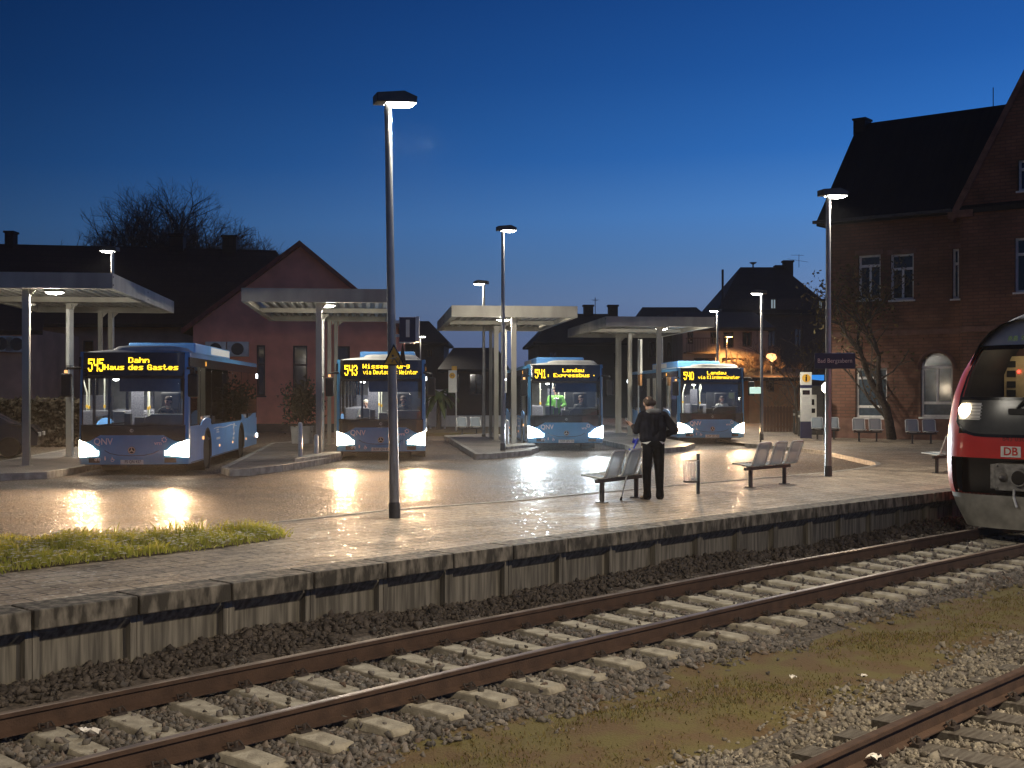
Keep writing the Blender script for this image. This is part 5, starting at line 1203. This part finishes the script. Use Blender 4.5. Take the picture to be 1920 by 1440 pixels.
# ------------------------------------------------------------------ houses behind
def house(label, px0, px1, py_e, py_r, Y, dep, wall, roof, ang=0, hip=.0, wins=(), chim=(), apex=None, gable=False, wm=None, extra=None):
    f = Fac(((px0 - CX) / FPX * Y, Y), R(ang)); r = thing('house', label, 'building', (f.o.x, f.o.y, -.1), f.a)
    W = f.at(px1, py_e)[0]; ze = f.at(px0, py_e)[1] + .1; zr = CAMZ + (HY - py_r) / FPX * (Y + dep / 2) + .1
    ops = [tuple(np.array(f.rect(*q)) + np.array([0, 0, .1, .1])) for q in wins]
    b = MB(); wallq(b, 0, W, 0, ze, ops, .2); b.add([(0, 0, 0), (0, dep, 0), (0, dep, ze), (0, 0, ze)], [(3, 2, 1, 0)]); b.add([(W, 0, 0), (W, dep, 0), (W, dep, ze), (W, 0, ze)], [(0, 1, 2, 3)]); b.add([(0, dep, 0), (W, dep, 0), (W, dep, ze), (0, dep, ze)], [(3, 2, 1, 0)])
    if gable:
        xm = f.at(apex, py_r)[0]; zr = f.at(apex, py_r)[1] + .1; b.add([(0, 0, ze), (W, 0, ze), (xm, 0, zr)], [(0, 1, 2)]); b.build('wall', wall, r)
        b = MB(); rake(b, 0, ze, xm, zr, .25, -.3, dep); rake(b, W, ze, xm, zr, .25, -.3, dep); b.build('roof', roof, r)
    else:
        b.build('wall', wall, r); h = hip * W; m = dep / 2; o = .45
        A = [(-o, -o, ze - .1), (W + o, -o, ze - .1), (W + o, dep + o, ze - .1), (-o, dep + o, ze - .1), (h - (0 if hip else o), m, zr), (W - h + (0 if hip else o), m, zr)]
        b = MB(); b.add(A + [(x, y, z - .2) for x, y, z in A[:4]], [(0, 1, 5, 4), (2, 3, 4, 5), (1, 2, 5), (3, 0, 4), (6, 7, 1, 0), (7, 8, 2, 1), (9, 6, 0, 3), (9, 8, 7, 6)]); b.build('roof', roof, r)
    for i, q in enumerate(ops): window(r, q, 1, 0, gm=(wm or {}).get(i), fm=M_shut, sill=False)
    for cx_, cy_ in chim:
        k, z = f.at(cx_, cy_, dep / 2); b = MB(); b.bx(k - .38, k + .38, dep / 2 - .35, dep / 2 + .35, zr - 1.2, z + .0); b.bx(k - .45, k + .45, dep / 2 - .42, dep / 2 + .42, z, z + .15); b.build('chimney', roof, r)
    return r, f, ze, zr, W
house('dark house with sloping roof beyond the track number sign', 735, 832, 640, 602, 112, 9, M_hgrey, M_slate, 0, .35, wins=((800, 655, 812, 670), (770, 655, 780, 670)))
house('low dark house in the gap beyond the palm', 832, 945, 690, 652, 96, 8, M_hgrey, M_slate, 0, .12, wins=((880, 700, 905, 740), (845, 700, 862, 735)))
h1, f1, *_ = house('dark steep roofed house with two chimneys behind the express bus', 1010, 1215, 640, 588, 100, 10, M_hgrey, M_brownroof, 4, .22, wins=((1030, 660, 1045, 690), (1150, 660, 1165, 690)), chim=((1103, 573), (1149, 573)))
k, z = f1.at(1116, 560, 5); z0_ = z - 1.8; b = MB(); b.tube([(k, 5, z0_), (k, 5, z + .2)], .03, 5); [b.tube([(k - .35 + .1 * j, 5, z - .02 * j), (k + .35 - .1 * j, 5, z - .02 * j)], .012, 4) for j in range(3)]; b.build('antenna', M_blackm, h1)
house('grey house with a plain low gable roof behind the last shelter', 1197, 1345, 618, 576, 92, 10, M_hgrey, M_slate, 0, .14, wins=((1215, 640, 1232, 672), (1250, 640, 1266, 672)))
h2, f2, ze2, zr2, W2 = house('pale arched house with long balcony behind bus 540', 1280, 1440, 612, 585, 86, 9, M_hwhite, M_slate, 0, .02, wins=((1289, 622, 1300, 645), (1332, 622, 1345, 645), (1356, 622, 1376, 652), (1392, 622, 1410, 650), (1301, 671, 1341, 712), (1353, 671, 1400, 712)))
b = MB(); k0, zz = f2.at(1282, 661); k1 = f2.at(1345, 661)[0]; b.bx(k0, k1, -1.1, -.01, zz, zz + .12); b.bx(k0, k1, -1.1, -1.04, zz + 1.0, zz + 1.06); [b.bx(x - .015, x + .015, -1.09, -1.05, zz + .12, zz + 1.0) for x in lin(k0 + .03, k1 - .03, 22)]; b.build('balcony', M_hgrey, h2)
b = MB()
for a, c in ((1301, 1341), (1353, 1400)): ka, zt = f2.at(a, 690); kc = f2.at(c, 690)[0]; b.tube([((ka + kc) / 2 + (kc - ka) / 2 * 1.12 * math.cos(t), -.05, zt + (kc - ka) / 2 * .62 * math.sin(t)) for t in lin(0, math.pi, 17)], .16, 6)
b.build('window_arches', M_hwhite, h2)
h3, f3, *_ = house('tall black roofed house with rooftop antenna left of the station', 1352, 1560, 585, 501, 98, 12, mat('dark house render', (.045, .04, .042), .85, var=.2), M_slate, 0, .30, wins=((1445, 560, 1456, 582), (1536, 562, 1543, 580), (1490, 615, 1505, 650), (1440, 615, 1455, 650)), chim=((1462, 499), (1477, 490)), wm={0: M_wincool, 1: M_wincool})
k, z = f3.at(1498, 476, 5.5); b = MB(); b.tube([(k, 5.5, z - 1.0), (k, 5.5, z + .05)], .02, 5); b.tube([(k - .65, 5.5, z), (k + .4, 5.5, z - .02)], .014, 4); b.tube([(k - .95, 5.4, z - .32), (k + .75, 5.6, z - .55)], .014, 4); [b.tube([(k - .6 + .2 * j, 5.35, z), (k - .6 + .2 * j, 5.65, z)], .008, 4) for j in range(5)]; b.build('antenna', M_blackm, h3)
k, z = f3.at(1412, 492, 5.5); b = MB(); b.tube([(k, 5.5, z - 1), (k, 5.5, z)], .06, 6); b.lathe([(.02, z - .1), (.28, z + .05), (.30, z + .1)], 12, (k, 5.5, 0)); b.build('satellite_dish', M_blackm, h3)
k, z = f3.at(1355, 503, 2); b = MB(); b.tube([(k, 2, z - 3.0), (k, 2, z)], .09, 8); b.build('flue', M_blackm, h3)
h4, f4, ze4, *_ = house('low orange lit house wall behind the brown fence', 1405, 1520, 705, 690, 78, 7, M_orange, M_slate, 0, .02, wins=((1436, 712, 1452, 735),))
p = D(1446, 670, 79); r = thing('glowing_lamp', 'round glowing lamp over the orange house wall', 'lamp', (p.x, p.y, p.z)); b = MB(); b.lathe([(.02, -.3), (.3, -.14), (.34, 0), (.25, .2), (.02, .26)], 16); b.build('globe', emis('orange globe', (1, .50, .20), 2.2), r, smooth=60); b = MB(); b.tube([(0, 0, -p.z - .1), (0, 0, -.28)], .06, 6); b.build('pole', M_blackm, r)
lamp('globe_light', 'POINT', 420, (1, .5, .2), r, (0, -1.2, -.3), size=.3)
f0, f9 = D(1426, 800, 60), D(1494, 800, 60); r = thing('board_fence', 'brown vertical board fence beyond bus 540', 'fence', (f0.x, 60, -.1)); b = MB(); n = int((f9.x - f0.x) / .15)
for k in range(n): b.prism([(k * .15, .05), (k * .15 + .135, .05), (k * .15 + .135, 1.25), (k * .15 + .0675, 1.33), (k * .15, 1.25)], 'y', 0, .025)
b.build('boards', M_fence, r); b = MB(); b.bx(0, n * .15, .026, .07, .3, .38); b.bx(0, n * .15, .026, .07, 1.0, 1.08); b.build('rails', M_fence, r)

# ------------------------------------------------------------------ information pillar, ticket machine, small things by the station
p = G(1511, 822); r = thing('information_pillar', 'white and blue information pillar with a yellow i sign', 'information pillar', (p.x, p.y, 0), R(-4))
b = MB(); b.bx(-.22, .22, -.09, .09, 0, .68); b.build('blue_base', M_sign, r, bevel=.01)
b = MB(); b.bx(-.22, .22, -.085, .085, .681, 2.02); b.build('white_body', M_hpl, r, bevel=.008)
b = MB(); b.bx(-.22, .22, -.09, .09, 2.021, 2.14); b.build('blue_band', M_sign, r)
b = MB(); b.bx(-.22, .22, -.085, .085, 2.141, 2.66); t_ = b.build('top_board', M_hpl, r, bevel=.008)
b = MB(); b.lathe([(.165, -.094), (.165, -.087)], 24, (0, 0, 2.42), 'y'); b.build('yellow_disc', M_yel, t_); text('i', .36, M_black, t_, (0, -.097, 2.42), bold=.012)
b = MB(); b.bx(-.14, .14, -.095, -.086, 1.76, 1.94); b.build('screen', M_glh, r)
for k, (z0, z1) in enumerate(((1.42, 1.68), (1.08, 1.34), (.80, 1.0))):
    b = MB(); b.bx(-.16, .16, -.093, -.086, z0, z1, 0); [b.bx(-.14, .14 - .05 * (j % 3), -.096, -.0935, z1 - .04 - .05 * j, z1 - .025 - .05 * j, 1) for j in range(4)]; b.build('notice', [M_hpl, M_galv], r)
p = G(1534, 816); r = thing('ticket_machine', 'ticket machine with lit blue header behind the name board lamp', 'ticket machine', (p.x, p.y + .8, 0), R(-4))
b = MB(); b.bx(-.42, .42, 0, .5, 0, 2.15); b.build('case', M_idark, r, bevel=.02)
b = MB(); b.prism([(-.44, 2.46), (.44, 2.38), (.44, 2.62), (-.44, 2.62)], 'y', -.06, .5); b.build('lit_header', M_bluescreen, r)
b = MB(); b.bx(-.2, .12, -.012, -.002, .75, 1.75); b.build('front_plate', M_hpl, r); b = MB(); b.bx(-.12, .02, -.016, -.0121, 1.3, 1.55); b.bx(-.14, .06, -.016, -.0121, .95, 1.15); b.build('screen', M_glh, r)
p = D(1547, 727, 46); r = thing('wall_lantern', 'small bright round lantern beside the ticket machine', 'lamp', (p.x, p.y, p.z)); b = MB(); b.lathe([(.01, -.20), (.11, -.1), (.13, 0), (.11, .1), (.01, .20)], 14); b.build('globe', emis('lantern', (1, .93, .78), 7), r, smooth=60); b = MB(); b.tube([(0, 0, -p.z), (0, 0, -.19)], .03, 6); b.build('pole', M_blackm, r)
lamp('lantern_light', 'POINT', 70, (1, .80, .55), r, (.15, -.3, .0), size=.12)
p = D(1416, 732, 46.5); r = thing('glint_panel', 'glowing greenish white panel added for the glint at the mirror of bus 540', 'mirror glint', (p.x, p.y, p.z)); b = MB(); b.bx(-.2, .2, -.05, .05, -.12, .12); b.build('face', emis('mirror glint glow', (.70, 1, .85), .8), r, bevel=.02); b = MB(); b.tube([(.2, .03, -p.z), (.2, .03, .1)], .03, 6); b.build('pole', M_blackm, r)  # glowing box added for the bright glint at the mirror, not a known sign
for i, (px, py) in enumerate(((1498, 818), (1489, 812))):
    p = G(px, py); r = thing('bollard', ('slim dark bollard beside the information pillar', 'slim dark bollard before the board fence')[i], 'bollard', p, 0, 'slim bollards by the fence'); b = MB(); b.lathe([(.05, 0), (.045, .95), (.06, .97), (.06, 1.05), (.02, 1.08)], 10); b.build('post', M_sleeve, r, smooth=40); b = MB(); b.lathe([(.047, .8), (.047, .9)], 10); b.build('band', M_hpl, r)

# ------------------------------------------------------------------ people
def figure(name, label, loc, rotz, caps, mats, vox, cat='person', group=None, floor=None):
    """one continuous body: tapered limbs fused into a single skin"""
    b = MB()
    for p, q, r0, r1, mi in caps:
        p, q = Vector(p), Vector(q); d = q - p; L = d.length
        if L < 1e-4: d = Vector((0, 0, 1)); L = 1e-4; q = p + d * L
        d.normalize(); ring = [(p - d * (r0 * math.cos(a)), r0 * math.sin(a)) for a in lin(.12, math.pi / 2, 5)] + [(q + d * (r1 * math.sin(a)), r1 * math.cos(a)) for a in lin(0, math.pi / 2 - .12, 5)]
        b.tube([c for c, _ in ring], [x for _, x in ring], 12)
    me = bpy.data.meshes.new('raw'); me.from_pydata(b.v, [], b.f); o = bpy.data.objects.new('raw', me); C.objects.link(o)
    m = o.modifiers.new('a', 'REMESH'); m.mode = 'VOXEL'; m.voxel_size = vox
    s_ = o.modifiers.new('b', 'SMOOTH'); s_.factor = .5; s_.iterations = 3
    dg = bpy.context.evaluated_depsgraph_get(); nm = bpy.data.meshes.new_from_object(o.evaluated_get(dg)); bpy.data.objects.remove(o)
    n = len(nm.polygons); cen = np.empty(n * 3); nm.polygons.foreach_get('center', cen); cen = cen.reshape(-1, 3)
    best = np.full(n, 1e9); idx = np.zeros(n, int)
    for p, q, r0, r1, mi in caps:
        p, q = np.array(p, float), np.array(q, float); d = q - p; t = np.clip(((cen - p) @ d) / max(d @ d, 1e-9), 0, 1)
        ds = np.linalg.norm(cen - p - t[:, None] * d, axis=1) - (r0 + (r1 - r0) * t) - (.004 if mi in (3, 6, 7) else 0); w_ = ds < best; best[w_] = ds[w_]; idx[w_] = mi
    for x in mats: nm.materials.append(x)
    nm.polygons.foreach_set('material_index', idx.astype(np.int32)); nm.polygons.foreach_set('use_smooth', [True] * n); nm.name = name
    ob = bpy.data.objects.new(name, nm); C.objects.link(ob); ob.location = loc; ob.rotation_euler = (0, 0, rotz)
    return tag(ob, label, cat, group)
def head(c, fwd, hair, k=1., beard=False, bald=False, skin=0):
    """head capsules: c = skull centre, fwd = unit facing direction"""
    c = Vector(c); f = Vector(fwd).normalized(); s_ = f.cross(Vector((0, 0, 1))).normalized(); u = s_.cross(f)
    P = lambda a, b, d: tuple(c + s_ * (a * k) + f * (b * k) + u * (d * k))
    L = [(P(0, -.022, .025), P(0, .018, .02), .083 * k, .078 * k, skin), (P(0, .03, -.05), P(0, .045, -.075), .055 * k, .04 * k, skin), (P(0, .085, .0), P(0, .108, -.03), .010 * k, .016 * k, skin),
         (P(-.078, -.005, .0), P(-.08, -.01, -.03), .016 * k, .012 * k, skin), (P(.078, -.005, .0), P(.08, -.01, -.03), .016 * k, .012 * k, skin), (P(-.03, .09, -.068), P(.03, .09, -.068), .009 * k, .009 * k, 6),
         (P(-.034, .088, .012), P(-.03, .090, .012), .011 * k, .011 * k, 7), (P(.034, .088, .012), P(.03, .090, .012), .011 * k, .011 * k, 7)]
    if not bald: L += [(P(0, -.035, .045), P(0, .01, .055), .088 * k, .078 * k, hair), (P(0, -.06, -.02), P(0, -.05, .02), .07 * k, .075 * k, hair)]
    else: L += [(P(-.05, -.05, -.02), P(.05, -.05, -.02), .056 * k, .056 * k, hair), (P(-.05, -.02, .03), P(.05, -.02, .03), .050 * k, .050 * k, hair), (P(0, -.07, .03), P(0, -.04, .06), .05 * k, .05 * k, hair)]
    return L
def hand(w, d, side, up, curl=.5, mi=0):
    """palm with four unequal curled fingers and a thumb off its side; w wrist, d direction, side = thumb side"""
    w, d, t, u = Vector(w), Vector(d).normalized(), Vector(side).normalized(), Vector(up).normalized(); L = [(tuple(w), tuple(w + d * .05), .026, .034, mi), (tuple(w + d * .05 - t * .018), tuple(w + d * .09 - t * .02), .022, .019, mi), (tuple(w + d * .05 + t * .018), tuple(w + d * .09 + t * .022), .022, .019, mi)]
    for k, ln in enumerate((.072, .080, .074, .058)):
        o = w + d * .095 + t * (.033 - .022 * k); a = o + d * ln * .45 - u * ln * .2 * curl; b_ = a + d * ln * .30 * (1 - curl * .7) - u * ln * .38 * curl; c_ = b_ + d * ln * .1 * (1 - curl * 1.5) - u * ln * .3 * curl
        L += [(tuple(o), tuple(a), .0095, .009, mi), (tuple(a), tuple(b_), .009, .0082, mi), (tuple(b_), tuple(c_), .0082, .0075, mi)]
    o = w + d * .03 + t * .03; a = o + t * .028 + d * .035 - u * .012; L += [(tuple(o), tuple(a), .014, .011, mi), (tuple(a), tuple(a + d * .03 - u * .012 - t * .004), .011, .009, mi)]
    return L
# standing man
J, TR, SK, HA, SHO, GR, ST = 1, 2, 0, 3, 4, 5, 8
caps = []
for e in (-1, 1):
    fx, fy = (.125, .0) if e > 0 else (-.12, -.06)
    caps += [((e * .095, 0, .92), (fx * 1.0, fy + .03, .50), .112, .082, TR), ((fx, fy + .03, .50), (fx, fy, .12), .082, .062, TR), ((fx, fy, .15), (fx, fy - .005, .06), .066, .072, TR)]
    caps += [((fx, fy - .03, .045), (fx + e * .02, fy + .10, .04), .045, .042, SHO), ((fx + e * .02, fy + .10, .036), (fx + e * .035, fy + .17, .03), .040, .030, SHO), ((fx, fy - .02, .018), (fx + e * .035, fy + .17, .016), .042, .036, SHO)]
caps += [((-.05, 0, .96), (.05, 0, .96), .135, .135, TR), ((-.075, .0, .99), (.075, 0, .99), .128, .128, 9), ((-.08, .0, 1.03), (.08, .0, 1.03), .132, .132, J), ((-.09, .0, 1.06), (-.11, .0, 1.38), .145, .125, J), ((.09, .0, 1.06), (.11, .0, 1.38), .145, .125, J), ((-.13, .0, 1.40), (.13, .0, 1.40), .10, .10, J), ((0, -.02, 1.2), (0, -.025, 1.36), .135, .12, J), ((-.15, 0, 1.425), (0, .0, 1.48), .075, .07, J), ((.15, 0, 1.425), (0, .0, 1.48), .075, .07, J)]
caps += [((.19, .0, 1.42), (.37, -.06, 1.18), .084, .072, J), ((.37, -.06, 1.18), (.23, .15, 1.07), .064, .052, J)] + hand((.23, .15, 1.07), (-.55, .75, -.35), (0, .3, 1), (-.7, -.3, .2), .4, SK)
caps += [((-.19, .0, 1.42), (-.275, .06, 1.17), .078, .066, J), ((-.275, .06, 1.17), (-.255, .27, 1.23), .062, .048, J)] + hand((-.255, .275, 1.235), (-.45, .75, .45), (-.3, .2, .9), (.75, .3, .25), .45, SK)
caps += [((0, .02, 1.46), (-.03, .08, 1.57), .062, .058, SK), ((-.085, -.03, 1.475), (.085, -.03, 1.475), .058, .058, GR), ((-.07, -.065, 1.50), (.07, -.065, 1.50), .048, .048, GR), ((-.075, .04, 1.485), (.075, .04, 1.485), .045, .045, GR)]
caps += head((-.035, .12, 1.635), (-.28, .9, -.55), HA, 1.03, bald=True)
caps += [((-.175 - .012, -.02, .90), (-.188, -.035, .50), .022, .018, ST), ((-.188, -.035, .50), (-.175, -.05, .14), .016, .014, ST)]
man = figure('person', 'standing person seen from behind in dark jacket and track trousers holding a small phone', G(1224, 936), R(12), caps, [M_skin, M_navy, M_trk, M_hair, M_shoe, M_grey, M_lips, M_eye, M_galv, M_paper], .0055)
q = man.matrix_basis if False else Matrix.Translation(man.location) @ Matrix.Rotation(R(12), 4, 'Z')
p = q @ Vector((-.33, .40, 1.315)); b = MB(); b.bx(-.036, .036, -.004, .004, -.07, .07); o = b.build('mobile_phone', M_black, loc=p, rot=(R(-40), R(20), R(40)), bevel=.004); tag(o, 'small dark phone held in the hand of the standing person', 'phone')
# crutch leaning on the bench
tip = G(1164, 938); top = Vector((2.145, 21.78, 1.12)); ax = (top - tip); Lc = ax.length; d = ax.normalized()
r = thing('crutch', 'forearm crutch with blue handle leaning against the bench', 'crutch', tip); r.rotation_euler = d.to_track_quat('Z', 'Y').to_euler()
b = MB(); b.lathe([(.018, 0), (.020, .03), (.013, .06)], 10); b.build('rubber_tip', M_rub, r); b = MB(); b.lathe([(.012, .06), (.012, .42), (.0145, .421), (.0145, .86)], 10); b.build('shaft', M_hpl, r, smooth=40)
b = MB(); b.tube([(0, 0, .86), (0, -.02, .98), (0, -.05, 1.10)], [.017, .016, .016], 8); b.tube([(0, -.01, .87), (0, .10, .885)], .018, 8); b.build('handle', M_crutch, r, smooth=50)
b = MB(); b.grid(lambda a, z: (.048 * math.sin(a), -.05 - .0 + .048 * (1 - math.cos(a)) - (z - 1.04) * .2, z), lin(-2.2, 2.2, 13), [1.04, 1.08, 1.13]); m = b.build('arm_cuff', M_crutch, r, smooth=60); m.modifiers.new('t', 'SOLIDIFY').thickness = .005
# clear bag and bottle on the bench
sp = c1 + (pb * 0) + Vector((.12, .22, .43)); b = MB(); n_ = 18
b.grid(lambda a, h: ((.15 - .10 * (h / .36) ** 2) * math.cos(a) * (1 + .12 * math.sin(3 * a + h * 9)), (.10 - .06 * (h / .36)) * math.sin(a) * (1 + .1 * math.sin(5 * a + h * 14)), h), lin(0, 2 * math.pi, 25), lin(0, .36, 9)); o = b.build('plastic_bag', M_film, loc=sp, smooth=60); tag(o, 'crumpled clear plastic bag standing on the bench seat', 'bag')
b = MB(); b.lathe([(.032, .0), (.034, .02), (.034, .15), (.014, .20), (.014, .23)], 14); o = b.build('bottle', glass('bottle plastic', (.85, .9, .92), .15), loc=sp + Vector((-.05, -.03, .0)), smooth=50); tag(o, 'clear drink bottle standing on the bench beside the bag', 'bottle')
# drivers and passengers: seated or standing inside the buses
PALS = lambda top, hair: [M_skin, top, M_trk, hair, M_shoe, M_grey, M_lips, M_eye, M_galv, M_white]
def seated(name, label, bus, x, y, zseat, top, hair=None, faceang=0., armf=True, long_hair=False, mirror=1, scale=1.):
    c = []
    for e in (-1, 1):
        c += [((e * .09, 0, .08), (e * .12, -.42, .10), .085, .07, 2), ((e * .12, -.42, .10), (e * .12, -.46, -.36), .066, .05, 2), ((e * .12, -.44, -.40), (e * .12, -.58, -.41), .042, .036, 4)]
        c += [((e * .18, 0, .52), (e * .25, -.10, .28), .066, .055, 1), ((e * .25, -.10, .28), (e * .17, -.36, .36), .052, .042, 1)] + hand((e * .17, -.36, .36), (-e * .2, -.9, .1), (-e, 0, .3), (0, -.2, 1), .6, 0)
    c += [((0, 0, .08), (0, .02, .45), .145, .14, 1), ((-.12, .0, .50), (.12, 0, .50), .09, .09, 1), ((0, .0, .56), (0, -.02, .66), .055, .052, 0)]
    a = faceang; c += head((0, -.03, .75), (math.sin(a), -math.cos(a), -.15), 3)
    if long_hair: c += [((-.07, .03, .72), (-.09, .04, .52), .045, .035, 3), ((.07, .03, .72), (.09, .04, .52), .045, .035, 3)]
    m = Matrix.Translation(bus.location) @ Matrix.Rotation(BUSROT, 4, 'Z'); p = m @ Vector((x, y, zseat))
    return figure(name, label, p, BUSROT, c, PALS(top, hair or M_hair), .013)
seated('person', 'bus driver with brown hair looking down at the wheel of bus 545', BO[0], .62, 1.12, .98, M_navy, None, -.5)
seated('person', 'dark haired bus driver at the wheel of bus 543', BO[1], .62, 1.12, .98, M_idark, None, .2)
seated('person', 'bus driver in dark clothes at the wheel of the express bus', BO[2], .62, 1.12, .98, M_idark, None, .5)
seated('person', 'long haired bus driver in white shirt at the wheel of bus 540', BO[3], .62, 1.12, .95, M_shirt, None, .15, long_hair=True)
seated('person', 'passenger with pale cap seated at the front of bus 543', BO[1], -.58, 3.30, .86, M_grey, mat('pale cap', (.5, .46, .38), .8, var=.1), 0)
seated('person', 'passenger with pale hair seated by the side window of bus 545', BO[0], .86, 3.0, .92, M_tan, mat('blond hair', (.30, .20, .10), .7, var=.2), 0.3)
# passenger in the bright green jacket standing by the driver of the express bus
c = []
for e in (-1, 1):
    c += [((e * .09, 0, .90), (e * .10, 0, .48), .10, .075, 2), ((e * .10, 0, .48), (e * .10, .01, .10), .072, .055, 2), ((e * .10, .02, .045), (e * .12, -.14, .04), .045, .036, 4)]
    c += [((e * .20, 0, 1.42), (e * .30, -.05, 1.17), .085, .07, 1), ((e * .30, -.05, 1.17), (e * .16, -.25, 1.10), .068, .055, 1)] + hand((e * .16, -.25, 1.10), (-e * .5, -.8, .0), (0, -.1, 1), (-e, 0, 0), .6, 0)
c += [((0, 0, .95), (0, 0, 1.35), .17, .17, 1), ((-.14, 0, 1.40), (.14, 0, 1.40), .10, .10, 1), ((0, 0, 1.48), (0, -.01, 1.58), .06, .055, 0), ((0, -.165, 1.02), (0, -.165, 1.40), .022, .022, 9), ((-.06, -.15, 1.38), (.06, -.15, 1.38), .03, .03, 9)] + head((0, -.02, 1.66), (.15, -1, -.25), 3)
m = Matrix.Translation(BO[2].location) @ Matrix.Rotation(BUSROT, 4, 'Z')
figure('person', 'passenger in bright green jacket standing at the front of the express bus', m @ Vector((-.22, 1.28, .36)), BUSROT, c, PALS(M_lime, M_hair), .013)
c = []
for e in (-1, 1):
    c += [((e * .09, 0, .08), (e * .12, -.42, .10), .085, .07, 2), ((e * .12, -.42, .10), (e * .12, -.46, -.36), .066, .05, 2), ((e * .18, 0, .52), (e * .25, -.10, .28), .066, .055, 1), ((e * .25, -.10, .28), (e * .2, -.34, .24), .052, .042, 1)] + hand((e * .2, -.34, .24), (-e * .2, -.9, 0), (-e, 0, .3), (0, -.2, 1), .5, 0)
c += [((0, 0, .08), (0, .02, .45), .145, .14, 1), ((-.12, .0, .50), (.12, 0, .50), .09, .09, 1), ((0, .0, .56), (0, -.02, .66), .055, .052, 0)] + head((0, -.03, .75), (-.3, -1, -.1), 3)
m = Matrix.Translation(tp) @ Matrix.Rotation(tang(ut + 2) - R(90), 4, 'Z'); figure('person', 'train driver seated behind the big windscreen of the red train', m @ Vector((-.28, 1.95, 1.72)), tang(ut + 2) - R(90), c, PALS(M_navy, mat('grey hair', (.35, .30, .25), .7, var=.2)), .013)
# ------------------------------------------------------------------ thin mist volume, added for the glow around the lamps
hz = MB(); hz.bx(-250, 250, -60, 440, -2.6, 21); m = bpy.data.materials.new('lamp glow mist'); m.use_nodes = True; nt = m.node_tree; nt.nodes.remove(nt.nodes['Principled BSDF'])
v = nt.nodes.new('ShaderNodeVolumePrincipled'); v.inputs['Color'].default_value = (.9, .9, .92, 1); v.inputs['Density'].default_value = .00019; v.inputs['Anisotropy'].default_value = .72
nt.links.new(v.outputs[0], nt.nodes['Material Output'].inputs['Volume']); m.cycles.homogeneous_volume = True
struct(hz.build('haze', m), 'stuff')
S.cycles.volume_bounces = 0
